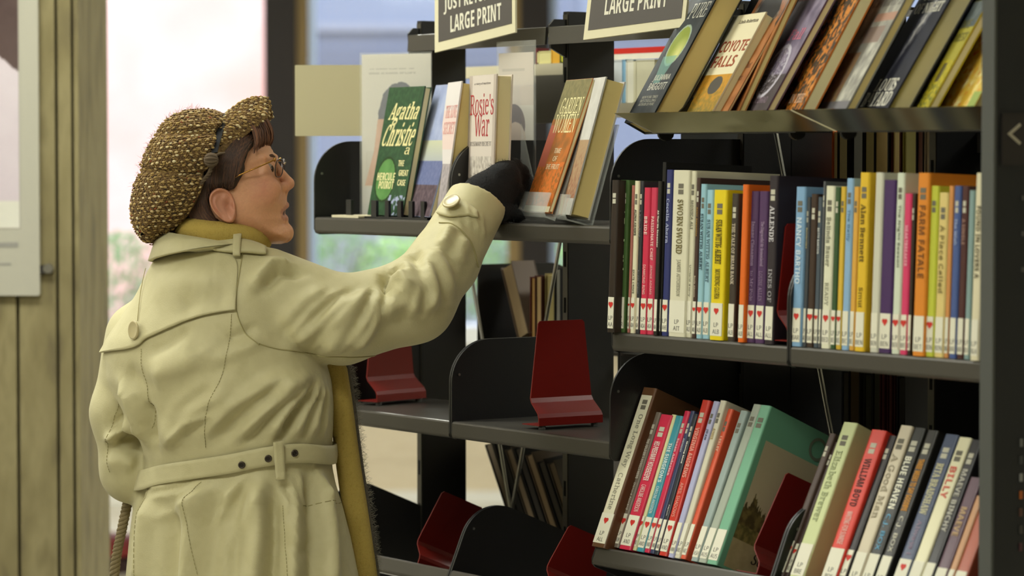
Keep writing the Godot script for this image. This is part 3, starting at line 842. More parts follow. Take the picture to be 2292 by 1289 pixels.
# ------------------------------------------------------------------ books
# One spine-out book: origin at the lower left corner of the spine, x thickness, y up, -z into the shelf.
func spine_book(o: Node3D, t: float, h: float, d: float, hex: String, rowd: Array):
	var cover := m(hex, 0.38, 0.0, 0.12)
	var bt := minf(0.0022, t * 0.22)
	var r := minf(0.004, t * 0.3)
	var p := PackedVector2Array()
	# outline seen from above (x, z) of the case: outside with rounded spine, then inside
	p.append(Vector2(0, -d))
	for k in 5:
		var an := PI / 2 * k / 4.0
		p.append(Vector2(r - r * cos(an), -r * 0.7 + r * 0.7 * sin(an)))
	for k in 5:
		var an := PI / 2 * k / 4.0
		p.append(Vector2(t - r + r * sin(an), -r * 0.7 + r * 0.7 * cos(an)))
	p.append(Vector2(t, -d))
	p.append(Vector2(t - bt, -d))
	p.append(Vector2(t - bt, -0.005))
	p.append(Vector2(bt, -0.005))
	p.append(Vector2(bt, -d))
	for i in p.size():
		p[i].y = -p[i].y
	part(prism(p, 0, h, along_y()), "cover", cover, o)
	part(box_mesh(Vector3(bt, 0.003, -d + 0.004), Vector3(t - bt, h - 0.003, -0.0045)), "pages", m("d9cda4", 0.9), o)
	if rowd.is_empty(): return
	# row: title, title colour, author, author colour, call letters, heart, print sticker, font
	var lab_h := 0.046 if h > 0.2 else 0.042
	var z := 0.0007
	var white := m("dcd9c6", 0.42)
	var flat_w := t - 2 * r * 0.55
	var call: String = rowd[4]
	if call:
		var lb := part(box_mesh(Vector3(r * 0.45, 0.006, -0.0016), Vector3(t - r * 0.45, 0.006 + lab_h, 0.0004)), "spine_label", white, o)
		var w := call.split(" ")
		var ink := m("3a3833", 0.6)
		for k in w.size():
			lettering(w[k], minf(flat_w * 0.92, 0.0145 if k else 0.0095), 0.0062, ink, lb, Transform3D(Basis(), Vector3(t / 2, 0.0215 - 0.0095 * k, 0.0004)), "s", "call_mark")
	if rowd[5]:
		part(prism(heart_poly(minf(0.0115, t * 0.85)), 0, 0.0003), "heart_sticker", m("c8352d", 0.45), o, Transform3D(Basis(), Vector3(t * 0.5, lab_h - 0.005, 0.0005)))
	if rowd[6] != "-":
		var dark: bool = rowd[6] == "d"
		var sw := minf(flat_w * 0.6, 0.0115)
		for k in 2:
			part(box_mesh(Vector3(t / 2 - sw / 2, h - 0.026 - 0.0085 * k, -0.001), Vector3(t / 2 + sw / 2, h - 0.0193 - 0.0085 * k, 0.0004)), "print_mark", m("6b675a" if dark else "bdbaa8", 0.5), o)
	var run := Basis(Vector3(0, 0, 1), -PI / 2)
	var top := h - 0.042
	var bottom := lab_h + 0.012
	var two: bool = rowd[2] != ""
	var span := top - bottom
	var lt := minf(flat_w * 0.62, 0.013)
	if rowd[0]:
		var ln := minf(span * (0.56 if two else 0.8), lt * 0.62 * float(rowd[0].length()) * 1.25)
		lettering(rowd[0], ln, lt, m(rowd[1], 0.5), o, Transform3D(run, Vector3(t / 2, top - ln / 2, z)), rowd[7] + "b", "title")
	if two:
		var l2 := minf(span * 0.38, lt * 0.6 * float(rowd[2].length()) * 1.2)
		lettering(rowd[2], l2, lt * 0.8, m(rowd[3], 0.5), o, Transform3D(run, Vector3(t / 2, bottom + l2 / 2, z)), rowd[7], "author")

func shelf_row(table: Array, y: float, lean: float, place: String, group: String, depth: float):
	for i in table.size():
		var r: Array = table[i]
		var before: String = table[i - 1][5] if i else "the left bracket"
		var after: String = table[i + 1][5] if i < table.size() - 1 else "the right bracket"
		var label: String = "%s book between %s and %s, %s" % [r[5], before, after, place]
		var ln: float = r[14] if r.size() > 14 else lean
		var o := thing("book", label, "book", Transform3D(Basis(Vector3.RIGHT, -ln), Vector3(r[0], y + 0.0006, r[3])), group)
		spine_book(o, r[1] - 0.0007, r[2], depth + 0.012 * sin(i * 2.7), r[4], r.slice(6, 14))

func build_spine_books():
	shelf_row(R3, HI_R, 0.0384, "middle shelf", "books on the upright right shelf, left bay", 0.155)
	shelf_row(R4, HI_R, 0.0384, "second bay", "books on the upright right shelf, right bay", 0.155)
	shelf_row(L3, HI_L, 0.38, "lower shelf", "books on the sloping lower shelf, left bay", 0.15)
	shelf_row(L4, HI_L, 0.38, "lower right", "books on the sloping lower shelf, right bay", 0.15)
	brown_book_strip()
	# picture on the front of the sea green book
	var g: Node3D = get_node("book_%03d" % (R3.size() + R4.size() + L3.size() - 1))
	var pr := st_new()
	quad(pr, Vector3(0, 0.192, 0), Vector3(0.13, 0.192, 0), Vector3(0.13, 0.004, 0), Vector3(0, 0.004, 0), true)
	var pm := StandardMaterial3D.new()
	pm.albedo_texture = ImageTexture.create_from_image(landscape_print())
	pm.roughness = 0.35
	var s := Transform3D(Basis(Vector3.UP, PI / 2), Vector3(L3[-1][1] - 0.0004, 0, -0.012))
	var q := part(pr.commit(), "front_picture", pm, g, s)
	lettering("Sense", 0.052, 0.016, m("2e2a22", 0.6), q, Transform3D(Basis(), Vector3(0.072, 0.030, 0.0003)), "f", "title", 0.25)
	part(ring_mesh(0.017, 0.0125), "medallion", m("6f7a66", 0.5), q, Transform3D(Basis(), Vector3(0.095, 0.214, 0.0003)))

func brown_book_strip():
	# the first leaning book: brown boards with a white paper strip along the spine
	var b: Node3D = get_node("book_%03d" % (R3.size() + R4.size()))
	var w: float = L3[0][1]
	var h: float = L3[0][2]
	part(box_mesh(Vector3(0.0035, 0.008, -0.001), Vector3(w - 0.0045, h - 0.012, 0.00035)), "spine_strip", m("d6d2b8", 0.5), b)

func ring_mesh(r1: float, r0: float) -> ArrayMesh:
	var st := st_new()
	for k in 28:
		var a := Vector3(cos(TAU * k / 28.0), sin(TAU * k / 28.0), 0)
		var b := Vector3(cos(TAU * (k + 1) / 28.0), sin(TAU * (k + 1) / 28.0), 0)
		quad(st, a * r1, b * r1, b * r0, a * r0)
	return st.commit()

func landscape_print() -> Image:
	var im := Image.create(160, 208, false, Image.FORMAT_RGB8)
	var n := FastNoiseLite.new()
	n.frequency = 0.045
	n.seed = 12
	for y in 208:
		for x in 160:
			var f := y / 208.0
			var nn := n.get_noise_2d(x, y)
			var c := Color("b9ad8c").lerp(Color("c7bc9b"), f)
			var skyline := 0.52 - 0.05 * sin(x * 0.09) + 0.16 * n.get_noise_2d(x * 1.6, 4.0)
			if x > 78 and x < 98: skyline = minf(skyline, 0.20 + absf(x - 88) * 0.030)
			if f > skyline: c = Color("4b4227").lerp(Color("75683c"), clampf(nn * 1.8 + 0.45, 0, 1))
			if x > 62 and x < 92 and f > skyline + 0.05 and f < 0.62: c = Color("1f1c16")
			if f > 0.66: c = Color("857a45").lerp(Color("5d5730"), clampf(nn * 2.0 + 0.4, 0, 1))
			if f > 0.77: c = Color("a89a70").lerp(Color("b4a67c"), clampf(nn + 0.5, 0, 1))
			if x > 128 and f > 0.16 and f < 0.4 and n.get_noise_2d(x * 2.6, y * 2.6) > 0.02: c = Color("5c543a")
			im.set_pixel(x, y, c)
	return im

# face-out books: lower left corner of the front, width, height, thickness, yaw, lean
func build_face_books():
	for i in FACES.size():
		var r: Array = FACES[i]
		var on_top: bool = r[0] == "D"
		var label: String = "%s, face-out on the %s" % [r[9], "sloping top display shelf" if on_top else "left display shelf"]
		var b := Basis(Vector3.UP, -deg_to_rad(r[6])) * Basis(Vector3.RIGHT, -deg_to_rad(r[7]))
		var o := thing("display_book", label, "book", Transform3D(b, Vector3(r[1].x, r[1].y + 0.0005, r[1].z)), "face-out books on the top display shelf" if on_top else "face-out books on the left display shelf")
		var w: float = r[2]
		var h: float = r[3]
		var t: float = r[5]
		var cv := m(r[8], 0.3, 0.0, 0.4)
		var bt := minf(0.0022, t * 0.2)
		var st := st_new()
		add_box(st, Vector3(0, 0, -bt), Vector3(w, h, 0))
		add_box(st, Vector3(0, 0, -t), Vector3(w, h, -t + bt))
		add_box(st, Vector3(0, 0, -t), Vector3(bt, h, 0))
		part(st.commit(), "cover", cv, o)
		part(box_mesh(Vector3(bt, 0.003, -t + bt), Vector3(w - (0.004 if t > 0.02 else 0.0005), h - 0.003, -bt)), "pages", m("d9cda0" if i % 3 else "d2bd7e", 0.9), o)
		var q := st_new()
		quad(q, Vector3(0.0005, h - 0.0005, 0.0002), Vector3(w - 0.0005, h - 0.0005, 0.0002), Vector3(w - 0.0005, 0.0005, 0.0002), Vector3(0.0005, 0.0005, 0.0002), true)
		var pm := StandardMaterial3D.new()
		pm.albedo_texture = ImageTexture.create_from_image(cover_print(i))
		pm.roughness = 0.5
		pm.metallic_specular = 0.28
		part(q.commit(), "front_print", pm, o)
		cover_words(i, o, w, h)
	book_holders()

func cover_words(i: int, o: Node3D, w: float, h: float):
	var z := 0.0004
	var put := func(s: String, x: float, y: float, l: float, hh: float, hex: String, kind: String, slant := 0.0):
		lettering(s, l * w, hh, m(hex, 0.45), o, Transform3D(Basis(), Vector3(x * w, y * h, z)), kind, "cover_lettering", slant)
	match i:
		0:
			put.call("PURE", 0.62, 0.735, 0.62, 0.026, "a9a79a", "f", 0.1)
			put.call("JULIANNA", 0.56, 0.29, 0.62, 0.012, "c4c2b4", "s")
			put.call("BAGGOTT", 0.56, 0.235, 0.66, 0.012, "c4c2b4", "s")
			for k in 3: put.call(["NEW YORK TIMES", "BESTSELLING", "AUTHOR OF PURE"][k], 0.5, 0.165 - 0.024 * k, 0.6, 0.0045, "9a988c", "s")
		1:
			put.call("COYOTE", 0.55, 0.70, 0.85, 0.019, "93401f", "sb")
			put.call("FALLS", 0.5, 0.56, 0.72, 0.019, "93401f", "sb")
			put.call("Linda Robertson", 0.6, 0.93, 0.6, 0.006, "5a5140", "f")
		2:
			put.call("The Hand That", 0.62, 0.365, 0.62, 0.011, "6b4022", "f")
			put.call("Feeds The Flames", 0.52, 0.285, 0.7, 0.011, "6b4022", "f")
			put.call("Rowland", 0.45, 0.175, 0.5, 0.011, "6b4022", "f")
		4:
			put.call("Fall", 0.62, 0.55, 0.45, 0.018, "c76a80", "f", 0.2)
			put.call("MARTIN CONRAD", 0.45, 0.135, 0.75, 0.010, "8a7784", "s")
		5:
			put.call("IN THE", 0.62, 0.14, 0.5, 0.014, "cfa98c", "fb")
			put.call("NOVEL", 0.6, 0.95, 0.6, 0.014, "d0b9a0", "sb")
		7:
			put.call("SCHOOL", 0.55, 0.765, 0.72, 0.016, "d9d6c8", "fb")
			put.call("OF NIGHT", 0.5, 0.685, 0.80, 0.016, "d9d6c8", "fb")
			put.call("LOUIS", 0.55, 0.215, 0.62, 0.019, "d9d6c8", "fb")
			put.call("BAYARD", 0.5, 0.128, 0.82, 0.022, "d9d6c8", "fb")
		8:
			put.call("THE", 0.45, 0.80, 0.6, 0.013, "5d5a22", "sb")
			put.call("FOREST", 0.5, 0.69, 0.85, 0.013, "5d5a22", "sb")
		10:
			put.call("Agatha", 0.56, 0.79, 0.80, 0.040, "d9cf96", "fb", 0.45)
			put.call("Christie", 0.54, 0.63, 0.86, 0.040, "d9cf96", "fb", 0.45)
			put.call("a", 0.83, 0.50, 0.13, 0.012, "d9cf96", "f", 0.2)
			put.call("HERCULE", 0.36, 0.30, 0.5, 0.013, "e0d6a0", "sb")
			put.call("POIROT", 0.40, 0.235, 0.42, 0.013, "e0d6a0", "sb")
			for k in 3: put.call(["THE", "GREAT", "CASE"][k], [0.72, 0.83, 0.82][k], 0.405 - 0.075 * k, [0.16, 0.26, 0.22][k], 0.010, "e0d6a0", "sb")
		12:
			put.call("THE LOVE", 0.55, 0.78, 0.8, 0.02, "cf8f8a", "f")
			put.call("SECRET", 0.55, 0.66, 0.8, 0.02, "cf8f8a", "f")
		13:
			put.call("Rosie's", 0.5, 0.80, 0.86, 0.034, "a8353a", "f")
			put.call("War", 0.52, 0.655, 0.55, 0.034, "a8353a", "f")
			put.call("ROSEMARY BECKETT", 0.5, 0.53, 0.78, 0.007, "8c8580", "s")
			put.call("a story of wartime", 0.5, 0.94, 0.6, 0.005, "8c8580", "s")
		14:
			put.call("GARDEN", 0.54, 0.80, 0.78, 0.026, "e2d8a4", "f")
			put.call("WOMEN", 0.52, 0.665, 0.82, 0.030, "e2d8a4", "f")
			for k in 3: put.call(["TIME", "OF", "THE FRUIT"][k], 0.58, 0.46 - 0.06 * k, [0.25, 0.15, 0.5][k], 0.008, "d8c9a8", "s")

func cover_print(i: int) -> Image:
	var W := 96
	var H := 160
	var im := Image.create(W, H, false, Image.FORMAT_RGB8)
	var n := FastNoiseLite.new()
	n.frequency = 0.035
	n.seed = 50 + i
	var base := col(FACES[i][8])
	for y in H:
		for x in W:
			var u := float(x) / W
			var v := float(y) / H
			var a := n.get_noise_2d(x, y)
			var b := n.get_noise_2d(x * 3.1, y * 3.1)
			var c := base
			match i:
				0:
					var e := Vector2((u - 0.5) / 0.30, (v - 0.49) / 0.13)
					var l := e.length()
					c = Color("1f2428").lerp(Color("2d3338"), clampf(a + 0.5, 0, 1))
					if l < 1.0: c = Color("7f8c34").lerp(Color("c9c77a"), clampf(1.0 - Vector2(e.x - 0.45, e.y - 0.5).length(), 0, 1))
					if absf(l - 1.0) < 0.06: c = Color("8fa08a")
					if v > 0.56 and v < 0.74 and absf(u - 0.42) < 0.26 - (v - 0.56) * 0.8: c = c.lerp(Color("6f9c90"), 0.7)
				1:
					c = Color("d8cfae")
					if v > 0.56: c = Color("c08a2a").lerp(Color("6b6a3a"), clampf((v - 0.62) * 2.0 + b * 0.6, 0, 1))
					if v > 0.58 and v < 0.74 and Vector2((u - 0.62) * 2.2, (v - 0.66) * 5.0).length() < 0.42: c = Color("4d4a44")
					if v > 0.93 and u > 0.45 and b > 0.0: c = Color("d9d2bd")
				2, 3:
					c = Color("a56a38").lerp(Color("8d5526"), clampf(a * 1.4 + 0.4, 0, 1))
					var e := Vector2((u - 0.5) / (0.34 if i == 2 else 0.42), (v - 0.25) / (0.135 if i == 2 else 0.17)).length()
					if i == 2 and e < 1.0: c = Color("1a1716")
					if i == 2 and e >= 1.0 and e < 1.22: c = Color("7d7468").lerp(Color("3c2a1c"), clampf(b + 0.5, 0, 1))
					if i == 3 and absf(e - 1.0) < 0.13: c = Color("2e211a")
					if i == 3 and e < 0.75: c = Color("9c5a2c") if b > 0 else Color("6a4a34")
					if i == 2 and v < 0.14: c = Color("93472a")
				4:
					c = Color("8a7f93").lerp(Color("5d5368"), clampf(a + 0.4, 0, 1))
					if v < 0.22: c = Color("a8323f").lerp(Color("5d2a38"), clampf(b + 0.4, 0, 1))
					if v > 0.70: c = Color("4d4346").lerp(Color("3f3739"), clampf(a + 0.5, 0, 1))
					var e := Vector2((u - 0.5) / 0.30, (v - 0.68) / 0.16).length()
					if absf(e - 1.0) < 0.09 or (e < 1.0 and absf(b) < 0.07): c = Color("b9b4c0")
				5:
					c = Color("3f3220") if b + a * 0.6 < 0.02 else Color("b3641f").lerp(Color("cf8a3a"), clampf(a + 0.4, 0, 1))
					if v < 0.25 and u < 0.62: c = Color("bd6a1e")
					if v < 0.25 and u >= 0.62: c = Color("5a5240")
					if u < 0.06: c = Color("c8752a")
				6:
					c = Color("8d8b84").lerp(Color("c4c2b6"), clampf(a * 1.3 + 0.35, 0, 1))
					if v < 0.30: c = c.lerp(Color("6d6b66"), clampf(b + 0.4, 0, 1))
					if v > 0.58 and v < 0.88 and u < 0.5: c = Color("a5895a").lerp(Color("8a6a5c"), clampf(b + 0.5, 0, 1))
					if v > 0.34 and v < 0.39 and u > 0.35: c = Color("b08a78")
					if v > 0.42 and v < 0.52 and u > 0.3 and u < 0.85: c = Color("8f7d74")
					if v > 0.88: c = Color("77757a")
				7:
					c = Color("22232e").lerp(Color("2b2c3a"), clampf(a + 0.4, 0, 1))
					var cx := 0.62 - (v - 0.2) * 0.45
					var dd := absf(u - cx) / (0.05 + 0.10 * clampf(1.0 - absf(v - 0.38) * 4.0, 0, 1))
					if v > 0.22 and v < 0.78: c = c.lerp(Color("e0dfe0"), clampf(1.0 - dd + b * 0.6, 0, 1) * clampf(1.15 - absf(v - 0.38) * 3.4, 0.18, 1))
				8:
					c = Color("bfae2c").lerp(Color("8d8a30"), clampf(b * 1.5 + 0.3, 0, 1))
					if v < 0.22: c = Color("4f595c").lerp(Color("6c7578"), clampf(a + 0.4, 0, 1))
					elif v < 0.5: c = Color("a59c3c")
					if v > 0.52 and absf(u - 0.6) < 0.10 and v < 0.68: c = Color("5c5432")
					if v > 0.70 and b > 0.15: c = Color("4c5a2e")
				9:
					c = Color("d9b23e").lerp(Color("efe2a0"), clampf(a * 1.8 + 0.4, 0, 1))
					if b > 0.30 and v < 0.55: c = Color("c9503a")
					if v > 0.6 and b > 0.28: c = Color("d99a3a")
					if u > 0.8 and v > 0.8: c = Color("9db05a")
				10:
					c = Color("2d4630").lerp(Color("3c5c3c"), clampf(b * 0.8 + 0.3, 0, 1))
					var e := Vector2((u - 0.34) / 0.27, (v - 0.72) / 0.17).length()
					if e < 1.0: c = Color("4f7a42").lerp(Color("5f8a4e"), clampf(a + 0.5, 0, 1))
					if absf(e - 1.0) < 0.05: c = Color("26381f")
					if v > 0.84 and u > 0.52 and b > 0.1: c = Color("9aa0bc")
				11:
					c = Color("9fa8c4").lerp(Color("8993b4"), clampf(a + 0.4, 0, 1))
					if v > 0.42: c = Color("b7b99c").lerp(Color("9ba0a8"), clampf((v - 0.42) * 5.0, 0, 1))
					if v > 0.58: c = Color("5c658c").lerp(Color("6b7398"), clampf(b + 0.5, 0, 1))
					if v > 0.76: c = Color("4d4048").lerp(Color("6a5a60"), clampf(b + 0.4, 0, 1))
				12:
					c = Color("d3cdca")
					if v > 0.2 and v < 0.5: c = Color("d9c4bd")
					if v > 0.6: c = Color("b3aaab").lerp(Color("8d8688"), clampf(b + 0.4, 0, 1))
				13:
					c = Color("cdc3b8")
					if v > 0.55: c = Color("a59c92").lerp(Color("cfc8bc"), clampf(b * 1.3 + 0.5, 0, 1))
					if u < 0.12 or u > 0.9: c = Color("b3a79c")
				14:
					c = Color("b0672c").lerp(Color("8a5a2a"), clampf(a * 1.5 + 0.4, 0, 1))
					if v < 0.3: c = Color("6f6a48").lerp(Color("857c55"), clampf(b + 0.4, 0, 1))
					if v > 0.62 and b > 0.0: c = Color("c26a2c")
					if u < 0.28 and v > 0.34 and v < 0.66: c = Color("b5604a")
					if v > 0.95: c = Color("cfc6a8")
				15:
					c = Color("bdbbb4").lerp(Color("c9c7c0"), clampf(a + 0.4, 0, 1))
					if v > 0.45 and v < 0.88 and u > 0.45: c = Color("a58a6a").lerp(Color("8a5a46"), clampf(b + (v - 0.6) * 2.0, 0, 1))
			im.set_pixel(x, y, c)
	return im

func book_holders():
	# black pronged stand in front of the three leaning books
	var b := thing("book_stand", "black pronged book stand holding the green book on the left display shelf", "stand", Transform3D(Basis(), Vector3(-0.765, HI_T + 0.0003, -0.03)))
	part(box_mesh(Vector3(-0.012, 0, -0.012), Vector3(0.24, 0.003, 0.010), 0.001), "base_bar", black, b)
	for x in [-0.004, 0.075, 0.118, 0.156, 0.19, 0.226]:
		part(box_mesh(Vector3(x - 0.008, 0.0, 0.004), Vector3(x + 0.008 * (1.0 if x < 0.1 else 0.4), 0.030, 0.009), 0.001), "prong", black, b)
	# clear bent holders under the books in the second bay
	for k in 2:
		var fr: Array = FACES[14 + k]
		var at := Transform3D(Basis(Vector3.UP, -deg_to_rad(fr[6])) * Basis(Vector3.RIGHT, -deg_to_rad(fr[7])), fr[1])
		var h := thing("clear_book_holder", "bent clear plastic book holder under the " + ["orange garden book", "silvery grey book"][k], "holder", at, "clear plastic book holders")
		var prof := PackedVector2Array([Vector2(0.006, 0.030), Vector2(0.006, -0.002), Vector2(0.003, -0.006), Vector2(-fr[5] - 0.004, -0.006), Vector2(-fr[5] - 0.004, 0.15), Vector2(-fr[5] - 0.0065, 0.15), Vector2(-fr[5] - 0.0065, -0.0085), Vector2(0.0038, -0.0085), Vector2(0.0082, -0.003), Vector2(0.0082, 0.030)])
		part(prism(prof, -0.142, 0.002, along_x()), "bent_sheet", clear_sheet(0.22), h)
	var sheet := thing("clear_display_sheet", "large clear plastic display sheet standing behind the gloved hand", "holder", Transform3D(Basis(Vector3.UP, -0.2), Vector3(-0.40, HI_T + 0.0005, -0.12)))
	part(prism(PackedVector2Array([Vector2(-0.002, 0), Vector2(0.09, 0), Vector2(0.055, 0.05), Vector2(-0.002, 0.155)]), 0, 0.0022), "sheet", clear_sheet(0.14), sheet)

# ------------------------------------------------------------------ books on the far face, seen from their page edges
func page_book(at: Transform3D, t: float, h: float, d: float, hex: String, label: String, group: String, pages := "b5a272"):
	var o := thing("far_book", label, "book", at, group)
	var bt := minf(0.0025, t * 0.2)
	var st := st_new()
	add_box(st, Vector3(0, 0, -d), Vector3(bt, h, 0))
	add_box(st, Vector3(t - bt, 0, -d), Vector3(t, h, 0))
	add_box(st, Vector3(0, 0, -d), Vector3(t, h, -d + 0.003))
	part(st.commit(), "cover", m(hex, 0.5), o)
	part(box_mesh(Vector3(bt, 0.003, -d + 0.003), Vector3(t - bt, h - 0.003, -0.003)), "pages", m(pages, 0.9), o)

func build_far_books():
	var rows := [
		# x start, y, z, group, [thickness, height, cover, pages, look]
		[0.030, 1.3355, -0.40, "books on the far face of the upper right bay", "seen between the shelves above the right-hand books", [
			[0.017, 0.235, "d0682a", "e0cf9c", "orange-edged"], [0.026, 0.24, "2a2824", "e2d3a2", "cream-paged"], [0.028, 0.25, "1a1a1c", "c6ccd0", "grey-paged"], [0.030, 0.245, "1e1c1a", "c9bb86", "dim tan"], [0.034, 0.24, "27221b", "e0c486", "honey-paged"], [0.022, 0.235, "5a2a14", "e2c98a", "rust-covered"], [0.036, 0.25, "a89e58", "d2ca84", "olive-paged"], [0.018, 0.25, "2c1f1a", "8b6458", "dark-bound"], [0.030, 0.245, "b0a188", "d6c6aa", "beige"]]],  # pages coloured paler here to stand in for light that hardly gets in
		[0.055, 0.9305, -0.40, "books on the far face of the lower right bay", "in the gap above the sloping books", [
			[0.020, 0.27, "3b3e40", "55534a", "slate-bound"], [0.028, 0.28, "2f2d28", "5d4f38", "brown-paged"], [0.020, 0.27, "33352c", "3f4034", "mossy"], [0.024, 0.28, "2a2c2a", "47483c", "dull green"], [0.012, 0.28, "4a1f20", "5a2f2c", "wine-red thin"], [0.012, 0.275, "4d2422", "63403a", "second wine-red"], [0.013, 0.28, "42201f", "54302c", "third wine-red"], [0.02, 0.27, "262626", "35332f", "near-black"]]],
		[-0.742, 1.2055, -0.375, "books on the far face of the left bay", "beside the post below the display shelf", [
			[0.020, 0.115, "5a2a22", "b08a50", "red-brown thin"], [0.022, 0.118, "4a2620", "b3986a", "maroon-edged"], [0.028, 0.122, "9a8c5e", "a89a64", "wide olive"], [0.020, 0.132, "1a1a1a", "8d8b80", "black-covered grey-paged"]]],
	]
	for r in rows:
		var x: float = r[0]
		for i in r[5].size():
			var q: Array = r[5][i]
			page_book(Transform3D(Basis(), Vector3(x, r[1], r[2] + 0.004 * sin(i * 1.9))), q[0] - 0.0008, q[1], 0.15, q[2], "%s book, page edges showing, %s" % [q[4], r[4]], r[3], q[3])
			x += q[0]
	# one thick book tipped against them
	page_book(Transform3D(Basis(Vector3(0, 0, 1), 0.40), Vector3(-0.772, 1.2085, -0.37)), 0.036, 0.135, 0.05, "6d5c4c", "thick tan book tipped to the left, pages showing, on the far shelf", "books on the far face of the left bay", "b59d78")
	# leaning row on the low far tray
	for i in 7:
		var hx: String = ["3a3630", "1b1a19", "4a4238", "151515", "57493a", "1d1c1b", "4d463c"][i]
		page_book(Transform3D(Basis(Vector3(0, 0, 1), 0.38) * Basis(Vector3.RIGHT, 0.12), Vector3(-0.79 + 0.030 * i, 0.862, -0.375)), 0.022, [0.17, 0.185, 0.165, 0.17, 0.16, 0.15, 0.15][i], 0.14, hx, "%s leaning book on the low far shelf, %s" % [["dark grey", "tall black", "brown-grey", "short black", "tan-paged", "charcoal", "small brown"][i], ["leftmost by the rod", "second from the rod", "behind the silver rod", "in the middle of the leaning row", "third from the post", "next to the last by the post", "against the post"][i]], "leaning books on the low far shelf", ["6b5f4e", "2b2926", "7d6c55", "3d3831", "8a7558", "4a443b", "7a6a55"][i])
	# bright books on the high far ledge
	var x2 := -0.797
	for q in [[0.006, 0.028, "6a2a30", "wine red"], [0.042, 0.022, "d6cf92", "cream"], [0.026, 0.028, "d9a63a", "amber"], [0.005, 0.024, "4d5a24", "dark olive"], [0.04, 0.028, "c3c23e", "lime yellow"]]:
		var o := thing("far_book", "%s book lying on the high far ledge left of the middle post" % q[3], "book", Transform3D(Basis(), Vector3(x2, 1.6925, -0.425)), "books on the high far ledge")
		add_flat_book(o, q[0] - 0.0006, q[1], 0.028, q[2])
		x2 += q[0]
	# pale binders and the red strip sign on the far ledge to the right
	var x3 := -0.672
	for q in [[0.030, 0.075, "c5cbd0", "pale blue-grey"], [0.011, 0.076, "7fa8c4", "thin blue"], [0.022, 0.074, "d2d0c0", "white-spined"], [0.06, 0.074, "c3bfa4", "broad cream"], [0.022, 0.05, "3f7a4a", "green"], [0.04, 0.048, "b3a97c", "tan"]]:
		var o := thing("binder", "%s upright binder on the far ledge under the red strip" % q[3], "binder", Transform3D(Basis(), Vector3(x3, 1.622, -0.50)), "binders on the far ledge")
		add_flat_book(o, q[0] - 0.0006, q[1], 0.12, q[2])
		x3 += q[0]
	var rs := thing("strip_sign", "red and white strip sign above the binders on the far ledge", "sign", Transform3D(Basis(), Vector3(-0.69, 1.700, -0.51)))
	part(box_mesh(Vector3(0, 0.008, -0.003), Vector3(0.26, 0.018, 0)), "red_band", m("c1281f", 0.5), rs)
	part(box_mesh(Vector3(0, -0.002, -0.003), Vector3(0.26, 0.0078, 0)), "white_band", m("d9d4c4", 0.5), rs)

func add_flat_book(o: Node3D, w: float, h: float, d: float, hex: String):
	var st := st_new()
	add_box(st, Vector3(0, 0, -d), Vector3(w, minf(0.002, h * 0.2), 0))
	add_box(st, Vector3(0, h - minf(0.002, h * 0.2), -d), Vector3(w, h, 0))
	add_box(st, Vector3(0, 0, -d), Vector3(w * 0.12, h, 0))
	part(st.commit(), "cover", m(hex, 0.5), o)
	part(box_mesh(Vector3(w * 0.1, 0.002, -d + 0.001), Vector3(w * 0.98, h - 0.002, -0.0008)), "pages", m(hex, 0.9), o)

